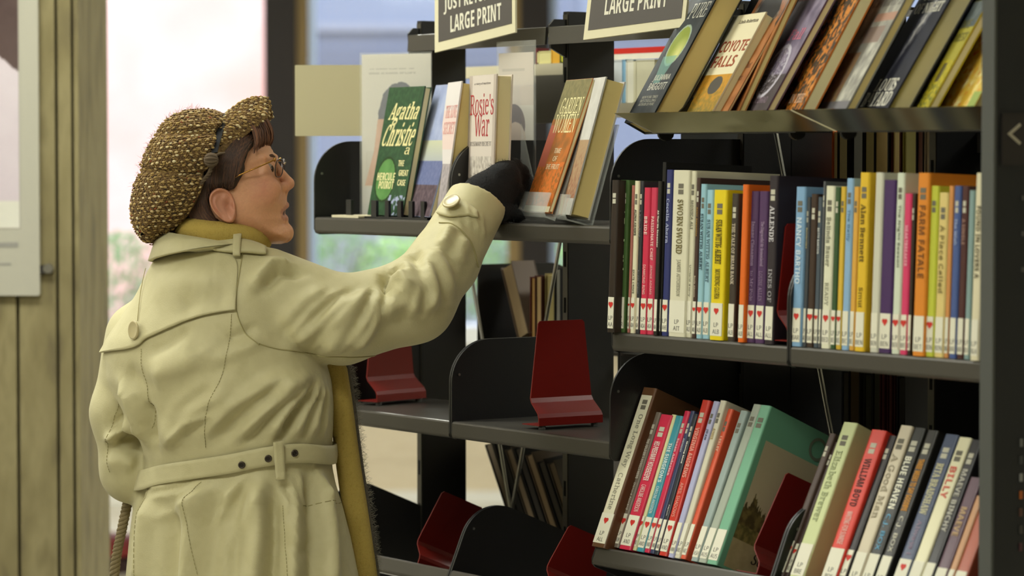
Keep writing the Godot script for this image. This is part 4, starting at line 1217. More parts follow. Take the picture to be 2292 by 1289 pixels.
# ------------------------------------------------------------------ signs and leaflets
func build_signs():
	var grey := m("4d4843", 0.5)
	var cream := m("cdc6a6", 0.5)
	var ink := m("d3cfbc", 0.5)
	var a := thing("sign", "grey crooked hanging sign with two lines, JUST RETURNED LARGE PRINT", "sign", Transform3D(Basis(Vector3.UP, 0.12) * Basis(Vector3.RIGHT, -0.12) * Basis(Vector3(0, 0, 1), 0.14), Vector3(-0.655, 1.703, -0.12)), "shelf signs")
	part(box_mesh(Vector3(0, 0, -0.004), Vector3(0.20, 0.16, 0)), "border", cream, a)
	part(box_mesh(Vector3(0.010, 0.016, -0.0005), Vector3(0.192, 0.155, 0.0006)), "face", grey, a)
	lettering("JUST RETURNED", 0.152, 0.028, ink, a, Transform3D(Basis(), Vector3(0.100, 0.074, 0.0008)), "sb", "lettering")
	lettering("LARGE PRINT", 0.126, 0.028, ink, a, Transform3D(Basis(), Vector3(0.104, 0.041, 0.0008)), "sb", "lettering")
	part(box_mesh(Vector3(0.05, 0.06, -0.05), Vector3(0.06, 0.07, -0.004)), "clip_arm", black, a)
	var b := thing("sign", "grey sign reading LARGE PRINT above the clear book holders", "sign", Transform3D(Basis(Vector3.UP, 0.03) * Basis(Vector3.RIGHT, -0.18) * Basis(Vector3(0, 0, 1), 0.05), Vector3(-0.235, 1.711, -0.12)), "shelf signs")
	part(box_mesh(Vector3(0, 0, -0.004), Vector3(0.243, 0.14, 0)), "border", cream, b)
	part(box_mesh(Vector3(0.010, 0.014, -0.0005), Vector3(0.234, 0.135, 0.0006)), "face", grey, b)
	lettering("LARGE PRINT", 0.150, 0.030, ink, b, Transform3D(Basis(), Vector3(0.122, 0.050, 0.0008)), "sb", "lettering")
	part(box_mesh(Vector3(0.06, 0.05, -0.06), Vector3(0.07, 0.06, -0.004)), "clip_arm", black, b)
	# blank card on an arm at the left end of the run
	var c := thing("blank_sign", "blank cream sign card sticking out at the left end of the shelves", "sign", Transform3D(Basis(Vector3.UP, 0.86), Vector3(-0.917, 1.565, -0.005)))
	part(box_mesh(Vector3(0, 0, -0.003), Vector3(0.16, 0.1215, 0), 0.001), "card", m("c6be9a", 0.55), c)
	part(tube(PackedVector3Array([Vector3(0.145, 0.02, -0.006), Vector3(0.145, -0.10, -0.02), Vector3(0.15, -0.136, -0.03)]), [0.003, 0.003], 8), "wire_leg", black, c)
	# printed sheets in clear stands
	leaflet("large white leaflet with a dark-haired figure in a clear stand on the left display shelf", Transform3D(Basis(Vector3.UP, 0.42), Vector3(-0.833, HI_T + 0.0005, -0.085)), 0.146, 0.279, 0)
	leaflet("small leaflet with a face in a clear stand behind the upright red-lettered book", Transform3D(Basis(Vector3.UP, 0.0), Vector3(-0.528, HI_T + 0.0005, -0.16)), 0.111, 0.290, 1)
	var base := thing("stand_foot", "cream foot of the leaflet stand lying on the left display shelf edge", "stand", Transform3D(Basis(), Vector3(-0.802, HI_T + 0.0004, -0.008)))
	part(box_mesh(Vector3(0, 0, -0.07), Vector3(0.085, 0.004, 0), 0.001), "plate", m("cfc6a8", 0.4), base)

func leaflet(label: String, at: Transform3D, w: float, h: float, k: int):
	var o := thing("leaflet_stand", label, "leaflet", at, "printed leaflets in clear stands")
	var q := st_new()
	quad(q, Vector3(0.003, h - 0.016 * k - 0.003, 0), Vector3(w - 0.003 - 0.006 * k, h - 0.016 * k - 0.003, 0), Vector3(w - 0.003 - 0.006 * k, 0.004, 0), Vector3(0.003, 0.004, 0), true)
	var pm := StandardMaterial3D.new()
	pm.albedo_texture = ImageTexture.create_from_image(leaflet_print(k))
	pm.roughness = 0.5
	part(q.commit(), "printed_sheet", pm, o)
	part(box_mesh(Vector3(0.003, 0.004, -0.0012), Vector3(w - 0.003 - 0.006 * k, h - 0.016 * k - 0.003, -0.0003)), "backing", m("d5d0c6", 0.6), o)
	part(box_mesh(Vector3(0, 0, 0.001), Vector3(w, h, 0.0025)), "clear_front", clear_sheet(0.07), o)
	part(box_mesh(Vector3(0, 0, -0.055), Vector3(w, 0.0025, 0.0025)), "clear_foot", clear_sheet(0.07), o)

func leaflet_print(k: int) -> Image:
	var im := Image.create(128, 240, false, Image.FORMAT_RGB8)
	var n := FastNoiseLite.new()
	n.frequency = 0.03
	n.seed = 77 + k
	for y in 240:
		for x in 128:
			var u := x / 128.0
			var v := y / 240.0
			var a := n.get_noise_2d(x, y)
			var c := Color("d6d1c4")
			if k == 0:
				if v > 0.08 and v < 0.125 and u > 0.1 and u < 0.78 and fmod(v, 0.028) < 0.011 and n.get_noise_2d(x * 5.0, y * 2.0) > -0.2: c = Color("bcb7ac")
				var hair := Vector2((u - 0.52 + (v - 0.3) * 0.25) / 0.27, (v - 0.38) / 0.215).length()
				if hair < 1.0 + a * 0.1: c = Color("4d4f60").lerp(Color("585a6c"), clampf(a + 0.5, 0, 1))
				var neck := absf(u - (0.30 - (v - 0.45) * 0.28)) / (0.085 + maxf(0.0, v - 0.6) * 0.35)
				if v > 0.40 and v < 0.82 and neck < 1.0: c = Color("cfa184").lerp(Color("d9b39a"), clampf(a + 0.5, 0, 1))
				if v > 0.60 and u > 0.05 and neck >= 1.0 and u < 0.5: c = Color("cfcabd")
				if v > 0.83: c = Color("d4d2cb")
			else:
				if v < 0.32: c = Color("cdc1b3")
				if v > 0.095 and v < 0.11 and u > 0.1 and u < 0.75: c = Color("b5aa9e")
				if Vector2((u - 0.42) / 0.34, (v - 0.44) / 0.13).length() < 1.0: c = Color("6b5a58")
				if Vector2((u - 0.48) / 0.30, (v - 0.54) / 0.12).length() < 1.0: c = Color("cdb8a4")
				if v > 0.56 and v < 0.9 and Vector2((u - 0.45) / 0.28, (v - 0.66) / 0.15).length() < 1.0: c = Color("c9b39c") if a > 0.0 else Color("8f8478")
			im.set_pixel(x, y, c)
	return im

# ------------------------------------------------------------------ the woman
# Her own axes: x towards the shelf, y up, z towards the viewer; drawn on a pattern grid of 1471 units a metre.
const GRID := 1471.0
var torso_rows := []
var torso_tab := []
var folds := []
var coat_mat: StandardMaterial3D
var woman: Node3D

func g(x: float, y: float, z := 0.0) -> Vector3:
	return Vector3((x - 500.0) / GRID, 1.53 - (y - 350.0) / GRID, z)

func smin(a: float, b: float, k: float) -> float:
	var h := clampf(0.5 + 0.5 * (b - a) / k, 0.0, 1.0)
	return lerpf(b, a, h) - k * h * (1.0 - h)

func bone(p: Vector3, a: Vector3, b: Vector3, ra: float, rb: float) -> float:
	var ba := b - a
	var t := clampf((p - a).dot(ba) / ba.length_squared(), 0.0, 1.0)
	return (p - a - ba * t).length() - lerpf(ra, rb, t)

func lump(p: Vector3, c: Vector3, r: Vector3) -> float:
	var q := (p - c) / r
	var l := q.length()
	return (l - 1.0) * minf(r.x, minf(r.y, r.z)) if l > 0.0001 else -minf(r.x, minf(r.y, r.z))

# signed distance to an outline in x,y
func outline(p: Vector2, poly: PackedVector2Array) -> float:
	var d := INF
	var inside := false
	var n := poly.size()
	var j := n - 1
	for i in n:
		var a := poly[i]
		var b := poly[j]
		var e := b - a
		var w := p - a
		var t := clampf(w.dot(e) / e.length_squared(), 0.0, 1.0)
		d = minf(d, (w - e * t).length_squared())
		if (a.y > p.y) != (b.y > p.y) and p.x < (b.x - a.x) * (p.y - a.y) / (b.y - a.y) + a.x:
			inside = not inside
		j = i
	return -sqrt(d) if inside else sqrt(d)

# a rounded solid whose side view is the outline
func pillow(p: Vector3, poly: PackedVector2Array, half: float, soft: float, zc := 0.0) -> float:
	var s := outline(Vector2(p.x, p.y), poly)
	var z := absf(p.z - zc)
	if s >= 0.0:
		return sqrt(s * s + z * z)
	var q := 1.0 - minf(-s / soft, 1.0)
	return (z - half * sqrt(1.0 - q * q)) * 0.7

func path2(pts: Array) -> PackedVector2Array:
	var out := PackedVector2Array()
	for q in pts:
		var v := g(q[0], q[1])
		out.append(Vector2(v.x, v.y))
	return out

func smooth_closed(p: PackedVector2Array) -> PackedVector2Array:
	var out := PackedVector2Array()
	var n := p.size()
	for i in n:
		for k in 3:
			out.append(p[i].cubic_interpolate(p[(i + 1) % n], p[(i + n - 1) % n], p[(i + 2) % n], k / 3.0))
	return out

# surface nets over a field: [vertices, triangle indices]
func nets(f: Callable, lo: Vector3, hi: Vector3, h: float, wide := 1.25) -> Array:
	var n := Vector3i(((hi - lo) / h).ceil()) + Vector3i(2, 2, 2)
	var field := PackedFloat32Array()
	field.resize(n.x * n.y * n.z)
	var sx := 1
	var sy := n.x
	var sz := n.x * n.y
	var B := 4
	var live := []
	var reach := B * h * wide
	for bz in range(0, n.z, B):
		for by in range(0, n.y, B):
			for bx in range(0, n.x, B):
				var c := lo + Vector3(bx + 1.5, by + 1.5, bz + 1.5) * h
				var d: float = f.call(c)
				var near := absf(d) < reach
				if near: live.append(Vector3i(bx, by, bz))
				for z in range(bz, mini(bz + B, n.z)):
					for y in range(by, mini(by + B, n.y)):
						for x in range(bx, mini(bx + B, n.x)):
							field[x + y * sy + z * sz] = f.call(lo + Vector3(x, y, z) * h) if near else d
	var ids := PackedInt32Array()
	ids.resize(field.size())
	ids.fill(-1)
	var verts := PackedVector3Array()
	var off := [0, sx, sy, sx + sy, sz, sx + sz, sy + sz, sx + sy + sz]
	var edges := [[0, 1], [2, 3], [4, 5], [6, 7], [0, 2], [1, 3], [4, 6], [5, 7], [0, 4], [1, 5], [2, 6], [3, 7]]
	var corner := []
	for i in 8: corner.append(Vector3(i & 1, (i >> 1) & 1, (i >> 2) & 1))
	var cells := PackedInt32Array()
	for bl in live:
		for z in range(bl.z, mini(bl.z + B, n.z - 1)):
			for y in range(bl.y, mini(bl.y + B, n.y - 1)):
				for x in range(bl.x, mini(bl.x + B, n.x - 1)):
					var at := x + y * sy + z * sz
					var neg := 0
					for o in off:
						if field[at + o] < 0.0: neg += 1
					if neg == 0 or neg == 8: continue
					var sum := Vector3.ZERO
					var cnt := 0
					for e in edges:
						var a := field[at + off[e[0]]]
						var b := field[at + off[e[1]]]
						if (a < 0.0) != (b < 0.0):
							sum += corner[e[0]].lerp(corner[e[1]], a / (a - b))
							cnt += 1
					ids[at] = verts.size()
					verts.append(lo + (Vector3(x, y, z) + sum / cnt) * h)
					cells.append(at)
	var tris := PackedInt32Array()
	for at in cells:
		var s0 := field[at] < 0.0
		for ax in 3:
			var st: int = [sx, sy, sz][ax]
			if (field[at + st] < 0.0) == s0: continue
			var u: int = [sy, sz, sx][ax]
			var v: int = [sz, sx, sy][ax]
			if at - u - v < 0: continue
			var q := [ids[at], ids[at - u], ids[at - u - v], ids[at - v]]
			if q.has(-1): continue
			if s0:
				tris.append_array([q[0], q[2], q[1], q[0], q[3], q[2]])
			else:
				tris.append_array([q[0], q[1], q[2], q[0], q[2], q[3]])
	return [verts, tris]

func normals_of(v: PackedVector3Array, t: PackedInt32Array) -> PackedVector3Array:
	var nn := PackedVector3Array()
	nn.resize(v.size())
	for k in range(0, t.size(), 3):
		var a := v[t[k]]
		var fn := (v[t[k + 2]] - a).cross(v[t[k + 1]] - a)
		nn[t[k]] += fn
		nn[t[k + 1]] += fn
		nn[t[k + 2]] += fn
	for i in nn.size():
		nn[i] = nn[i].normalized()
	return nn

func mesh_of(v: PackedVector3Array, t: PackedInt32Array, colors := PackedColorArray()) -> ArrayMesh:
	var arr := []
	arr.resize(Mesh.ARRAY_MAX)
	arr[Mesh.ARRAY_VERTEX] = v
	arr[Mesh.ARRAY_NORMAL] = normals_of(v, t)
	arr[Mesh.ARRAY_INDEX] = t
	if colors.size(): arr[Mesh.ARRAY_COLOR] = colors
	var am := ArrayMesh.new()
	am.add_surface_from_arrays(Mesh.PRIMITIVE_TRIANGLES, arr)
	return am

# ---- coat field
func coat_setup():
	# height, left, right, depth centre, half depth
	torso_rows = [[535, 440, 566, 0.0, 0.078], [548, 398, 584, 0.0, 0.092], [562, 360, 604, 0.0, 0.102], [585, 338, 628, 0.0, 0.114], [620, 318, 650, 0.0, 0.128], [660, 298, 668, 0.0, 0.142], [710, 266, 690, 0.0, 0.150], [760, 238, 712, 0.0, 0.155], [800, 226, 730, 0.0, 0.157], [850, 228, 744, 0.0, 0.155], [900, 246, 748, 0.0, 0.150], [950, 272, 747, 0.0, 0.145], [1000, 300, 744, 0.0, 0.140], [1040, 314, 744, 0.0, 0.138], [1080, 306, 752, 0.0, 0.144], [1130, 290, 768, 0.0, 0.152], [1200, 280, 786, 0.0, 0.162], [1289, 271, 804, 0.0, 0.172], [1500, 250, 836, 0.0, 0.195], [1900, 225, 870, 0.0, 0.215]]
	torso_tab = []
	for i in 138:
		var y := 535.0 + i * 10.0
		var k := 0
		while k < torso_rows.size() - 2 and torso_rows[k + 1][0] < y: k += 1
		var a: Array = torso_rows[k]
		var b: Array = torso_rows[k + 1]
		var p: Array = torso_rows[maxi(k - 1, 0)]
		var q: Array = torso_rows[mini(k + 2, torso_rows.size() - 1)]
		var t := clampf((y - a[0]) / float(b[0] - a[0]), 0, 1)
		var L := lerpf(a[1], b[1], t)
		var R := lerpf(a[2], b[2], t)
		torso_tab.append([((L + R) / 2 - 500) / GRID, (R - L) / 2 / GRID, a[3], lerpf(a[4], b[4], t)])
	folds = []
	var list := [
		# raised sleeve
		[[[640, 720], [690, 668], [745, 640]], 0.006, 0.013], [[[660, 765], [735, 700], [800, 648]], 0.010, 0.014], [[[735, 775], [790, 715], [835, 650]], 0.011, 0.014],
		[[[795, 770], [835, 720], [862, 640]], 0.009, 0.012], [[[865, 700], [885, 655], [880, 612]], 0.010, 0.011], [[[880, 690], [905, 672], [912, 640], [890, 600]], 0.009, 0.009],
		[[[930, 700], [925, 650], [900, 590]], 0.011, 0.013], [[[965, 690], [960, 640], [935, 575]], 0.010, 0.014], [[[1005, 660], [990, 600], [960, 560]], 0.007, 0.014],
		[[[870, 655], [866, 625], [868, 604]], -0.010, 0.008], [[[905, 620], [893, 605], [880, 596]], -0.010, 0.009], [[[945, 610], [935, 580], [925, 560]], -0.008, 0.010],
		[[[700, 720], [760, 668], [805, 640]], -0.006, 0.009], [[[770, 745], [815, 690], [850, 640]], -0.006, 0.009],
		[[[985, 560], [1000, 530], [1010, 505]], 0.007, 0.010], [[[1025, 590], [1030, 560], [1040, 530]], 0.005, 0.012], [[[600, 640], [640, 600], [690, 606]], -0.008, 0.010], [[[575, 640], [620, 585], [660, 588]], 0.007, 0.012],
		# back: diagonals under the arm towards the waist
		[[[470, 960], [540, 890], [620, 842], [680, 822]], 0.009, 0.014], [[[540, 965], [600, 905], [660, 852], [700, 830]], 0.010, 0.012], [[[500, 968], [570, 900], [640, 845]], -0.007, 0.010],
		[[[615, 960], [655, 900], [700, 845]], 0.008, 0.011], [[[665, 960], [690, 900], [715, 840]], 0.007, 0.011], [[[705, 960], [715, 900], [725, 840]], 0.006, 0.010], [[[640, 955], [680, 890], [705, 845]], -0.006, 0.008],
		[[[375, 985], [420, 925], [480, 880], [540, 850]], 0.010, 0.017], [[[330, 980], [322, 930], [305, 880], [280, 850]], 0.010, 0.014], [[[360, 990], [345, 940], [345, 890]], -0.009, 0.012],
		[[[395, 960], [440, 890], [520, 830]], -0.006, 0.013], [[[340, 860], [400, 800], [470, 770]], 0.006, 0.025], [[[290, 830], [330, 850], [380, 840]], -0.005, 0.02],
		# crisp narrow creases
		[[[650, 745], [705, 690], [770, 645]], 0.0035, 0.006], [[[705, 770], [770, 705], [828, 645]], 0.0045, 0.006], [[[765, 775], [815, 715], [852, 640]], 0.0045, 0.0055], [[[852, 690], [872, 650], [870, 612]], -0.005, 0.005],
		[[[895, 665], [903, 640], [892, 608]], 0.0045, 0.005], [[[918, 700], [938, 650], [915, 590]], 0.004, 0.006], [[[950, 700], [972, 650], [948, 580]], 0.0035, 0.006],
		[[[1042, 462], [1046, 485], [1052, 508]], 0.0025, 0.005], [[[1058, 470], [1062, 492], [1070, 520]], 0.0025, 0.005], [[[1074, 478], [1078, 505], [1082, 535]], 0.0022, 0.005], [[[1025, 490], [1028, 505], [1036, 518]], 0.002, 0.005],
		[[[505, 965], [575, 895], [660, 838]], 0.0045, 0.006], [[[570, 968], [625, 905], [690, 838]], -0.0045, 0.005], [[[640, 965], [672, 905], [712, 845]], -0.005, 0.0055], [[[690, 960], [706, 905], [722, 850]], -0.0045, 0.005], [[[730, 960], [734, 905], [735, 850]], 0.004, 0.006],
		[[[390, 980], [440, 930], [500, 905]], 0.004, 0.006], [[[405, 900], [470, 850], [540, 825]], 0.004, 0.012], [[[350, 780], [400, 760], [440, 725]], -0.003, 0.010], [[[360, 830], [430, 810], [500, 765]], 0.003, 0.012], [[[525, 745], [560, 735], [590, 720]], -0.003, 0.008], [[[480, 800], [560, 770], [600, 752]], 0.003, 0.010],
		[[[262, 905], [272, 950], [300, 1000], [312, 1040]], -0.006, 0.006], [[[232, 985], [262, 968], [290, 962]], 0.004, 0.006],
		[[[345, 1085], [380, 1078], [430, 1062]], 0.0035, 0.006], [[[350, 1110], [420, 1090], [480, 1062]], 0.0035, 0.006], [[[360, 1150], [430, 1115], [500, 1070]], 0.003, 0.008], [[[500, 1150], [520, 1100], [560, 1050]], 0.004, 0.007], [[[530, 1190], [570, 1120], [610, 1055]], 0.003, 0.009],
		[[[650, 1060], [662, 1100], [660, 1150]], -0.004, 0.006], [[[680, 1045], [690, 1090], [700, 1120]], 0.0035, 0.006], [[[715, 1040], [728, 1080], [738, 1110]], 0.003, 0.006], [[[645, 1190], [680, 1210], [720, 1190]], -0.003, 0.010],
		# yoke area
		[[[360, 640], [440, 620], [520, 640]], 0.005, 0.03], [[[420, 690], [470, 660], [540, 655]], -0.004, 0.02],
		# skirt flares
		[[[345, 1110], [330, 1200], [320, 1320]], 0.009, 0.022], [[[400, 1090], [400, 1180], [395, 1320]], -0.009, 0.018], [[[455, 1080], [440, 1180], [430, 1320]], 0.008, 0.018], [[[520, 1080], [500, 1160], [480, 1320]], -0.006, 0.02],
		[[[380, 1105], [430, 1120], [500, 1090]], 0.006, 0.018], [[[590, 1060], [600, 1160], [580, 1320]], 0.010, 0.02], [[[560, 1060], [545, 1140], [540, 1320]], -0.006, 0.014], [[[625, 1080], [628, 1190], [622, 1320]], -0.010, 0.013],
		[[[660, 1070], [670, 1180], [665, 1320]], 0.009, 0.014], [[[700, 1050], [712, 1160], [715, 1320]], -0.008, 0.014], [[[725, 1050], [745, 1160], [752, 1320]], 0.008, 0.014], [[[320, 1090], [305, 1140], [300, 1220]], -0.006, 0.014],
		# left arm
		[[[255, 930], [270, 985], [310, 1005]], -0.008, 0.012], [[[240, 990], [270, 960], [300, 950]], 0.008, 0.012], [[[235, 1040], [270, 1030], [300, 1045]], 0.005, 0.014], [[[252, 1000], [285, 985], [305, 985]], -0.006, 0.010]]
	for q in list:
		var pts := []
		for xy in q[0]:
			pts.append(cast(coat_core, xy[0], xy[1]))
		var c := Vector3.ZERO
		for p in pts: c += p
		c /= pts.size()
		var r := 0.0
		for p in pts: r = maxf(r, (p - c).length())
		folds.append([pts, q[1], q[2], c, r + q[2] * 2.4])

func torso(p: Vector3) -> float:
	var yy := 350.0 - (p.y - 1.53) * GRID
	var fi := clampf((yy - 535.0) / 10.0, 0.0, 136.99)
	var i := int(fi)
	var t := fi - i
	var a: Array = torso_tab[i]
	var b: Array = torso_tab[i + 1]
	var ru: float = lerpf(a[1], b[1], t)
	var rw: float = lerpf(a[3], b[3], t)
	var x: float = (p.x - lerpf(a[0], b[0], t)) / ru
	var z := p.z / rw
	var k := sqrt(maxf((x * x - 0.5 * x * z + z * z) / 0.9375, 0.000001))
	var d := (k - 1.0) * minf(ru, rw)
	if yy < 535.0:
		var up := (535.0 - yy) / GRID
		return maxf(d, 0.0) + up if d > 0.0 else up
	if yy > 1890.0: return maxf(d, (yy - 1890.0) / GRID)
	return d

const CUFF := Vector3(0.385, 1.4665, -0.075)

func coat_core(p: Vector3) -> float:
	var d := torso(p)
	if p.x > 0.0 and p.y > 1.1:
		var arm := bone(p, g(598, 672, 0.055), g(768, 711, 0.062), 0.082, 0.066)
		arm = smin(arm, bone(p, g(768, 711, 0.062), g(925, 672, 0.03), 0.066, 0.061), 0.012)
		arm = smin(arm, bone(p, g(925, 672, 0.03), g(992, 588, -0.02), 0.060, 0.053), 0.02)
		var fore := bone(p, g(992, 588, -0.02), g(1062, 462, -0.075), 0.0525, 0.0475)
		fore = maxf(fore, (p - g(1066, 447, -0.08)).dot((g(1066, 447, -0.08) - g(1020, 540, -0.045)).normalized()))
		arm = smin(arm, fore, 0.012)
		d = smin(d, arm, lerpf(0.034, 0.009, clampf((p.x - 0.03) / 0.07, 0.0, 1.0)))
	if p.x < -0.02 and p.y < 1.4 and p.y > 0.9:
		var l := bone(p, g(306, 760, -0.05), g(268, 930, -0.045), 0.056, 0.050)
		l = smin(l, bone(p, g(268, 930, -0.045), g(284, 1062, -0.05), 0.050, 0.047), 0.02)
		l = smin(l, bone(p, g(284, 1062, -0.05), g(430, 1075, -0.20), 0.046, 0.042), 0.02)
		d = smin(d, l, 0.012)
	return d

func fold_at(p: Vector3) -> float:
	var s := 0.0
	for f in folds:
		var r: float = f[4]
		if (p - f[3]).length_squared() > r * r: continue
		var best := INF
		var at := 0.0
		var pts: Array = f[0]
		var n := pts.size() - 1
		for i in n:
			var a: Vector3 = pts[i]
			var ba: Vector3 = pts[i + 1] - a
			var t := clampf((p - a).dot(ba) / ba.length_squared(), 0.0, 1.0)
			var d := (p - a - ba * t).length_squared()
			if d < best:
				best = d
				at = (i + t) / n
		var w: float = f[2]
		s += 1.9 * f[1] * exp(-best / (w * w)) * minf(1.0, 4.0 * minf(at, 1.0 - at) + 0.25)
	return s

func cast(f: Callable, x: float, y: float, z0 := 0.42, sign := -1.0) -> Vector3:
	var p := g(x, y, z0)
	for i in 70:
		var d: float = f.call(p)
		if d < 0.0004: break
		p.z += sign * maxf(d * 0.7, 0.0004)
		if absf(p.z) > 0.45: break
	return p

func slope(f: Callable, p: Vector3) -> Vector3:
	var e := 0.003
	var d: float = f.call(p)
	return Vector3(f.call(p + Vector3(e, 0, 0)) - d, f.call(p + Vector3(0, e, 0)) - d, f.call(p + Vector3(0, 0, e)) - d).normalized()

func on_coat(x: float, y: float, lift := 0.0) -> Vector3:
	var p := cast(coat_core, x, y)
	return p + slope(coat_core, p) * (lift + fold_at(p))

func along(pts: Array, t: float) -> Vector2:
	var n := pts.size() - 1
	var f := clampf(t, 0.0, 1.0) * n
	var i := mini(int(f), n - 1)
	var p := func(k): return Vector2(pts[clampi(k, 0, n)][0], pts[clampi(k, 0, n)][1])
	return p.call(i).cubic_interpolate(p.call(i + 1), p.call(i - 1), p.call(i + 2), f - i)

# cloth laid on the coat between two edges; lift grows from the first to the second
func cloth_patch(top: Array, bottom: Array, nu: int, nv: int, lift0: float, lift1: float, thick: float) -> ArrayMesh:
	var v := PackedVector3Array()
	var nn := []
	for j in nv + 1:
		for i in nu + 1:
			var q := along(top, float(i) / nu).lerp(along(bottom, float(i) / nu), float(j) / nv)
			var p := cast(coat_core, q.x, q.y)
			var n := slope(coat_core, p)
			v.append(p + n * (lerpf(lift0, lift1, float(j) / nv) + fold_at(p)))
			nn.append(n)
	var base := v.size()
	for k in base: v.append(v[k] - nn[k] * thick)
	var t := PackedInt32Array()
	var w := nu + 1
	for j in nv:
		for i in nu:
			var a := j * w + i
			t.append_array([a, a + 1, a + w + 1, a, a + w + 1, a + w])
			t.append_array([base + a, base + a + w + 1, base + a + 1, base + a, base + a + w, base + a + w + 1])
	for i in nu:
		var b := nv * w + i
		t.append_array([b, b + 1, base + b + 1, b, base + b + 1, base + b])
		t.append_array([i + 1, i, base + i, i + 1, base + i, base + i + 1])
	for j in nv:
		var l := j * w
		t.append_array([l, l + w, base + l + w, l, base + l + w, base + l])
		var rr := j * w + nu
		t.append_array([rr + w, rr, base + rr, rr + w, base + rr, base + rr + w])
	return mesh_of(v, t)

func stitches(st: SurfaceTool, pts: Array, gap := 7.0, r := 0.00055):
	var total := 0.0
	for i in pts.size() - 1:
		total += Vector2(pts[i][0], pts[i][1]).distance_to(Vector2(pts[i + 1][0], pts[i + 1][1]))
	var n := int(total / gap)
	for k in n:
		var a := along(pts, (k + 0.1) / n)
		var b := along(pts, (k + 0.75) / n)
		add_tube(st, PackedVector3Array([on_coat(a.x, a.y, 0.0006), on_coat(b.x, b.y, 0.0006)]), [r, r], 5)

func seam_line(st: SurfaceTool, pts: Array, r := 0.0009, lift := 0.0003):
	var n := pts.size() * 6
	var p := PackedVector3Array()
	for k in n + 1:
		var a := along(pts, float(k) / n)
		p.append(on_coat(a.x, a.y, lift))
	add_tube(st, p, [r, r], 6)

func build_person():
	woman = thing("person", "woman in a tan raincoat and tweed cap reaching one black-gloved hand into the shelf", "person", room * Transform3D(Basis(), Vector3(-0.4387, 0, -4.65)))
	coat_setup()
	coat_mat = StandardMaterial3D.new()
	coat_mat.resource_name = "coat_cloth"
	coat_mat.albedo_texture = noise_tex(0.02, 41, [Color("b8b084"), Color("c2ba8f"), Color("bdb58a")])
	coat_mat.roughness = 0.62
	coat_mat.rim_enabled = true
	coat_mat.rim = 0.25
	coat_mat.rim_tint = 0.5
	coat_mat.heightmap_enabled = true
	coat_mat.heightmap_texture = noise_tex(0.30, 42, [], 256, FastNoiseLite.TYPE_SIMPLEX, 3)
	coat_mat.heightmap_scale = 0.03
	tri(coat_mat, Vector3(5, 5, 5))
	build_coat()
	build_head()
	build_cap()
	build_glove()
	build_lower()

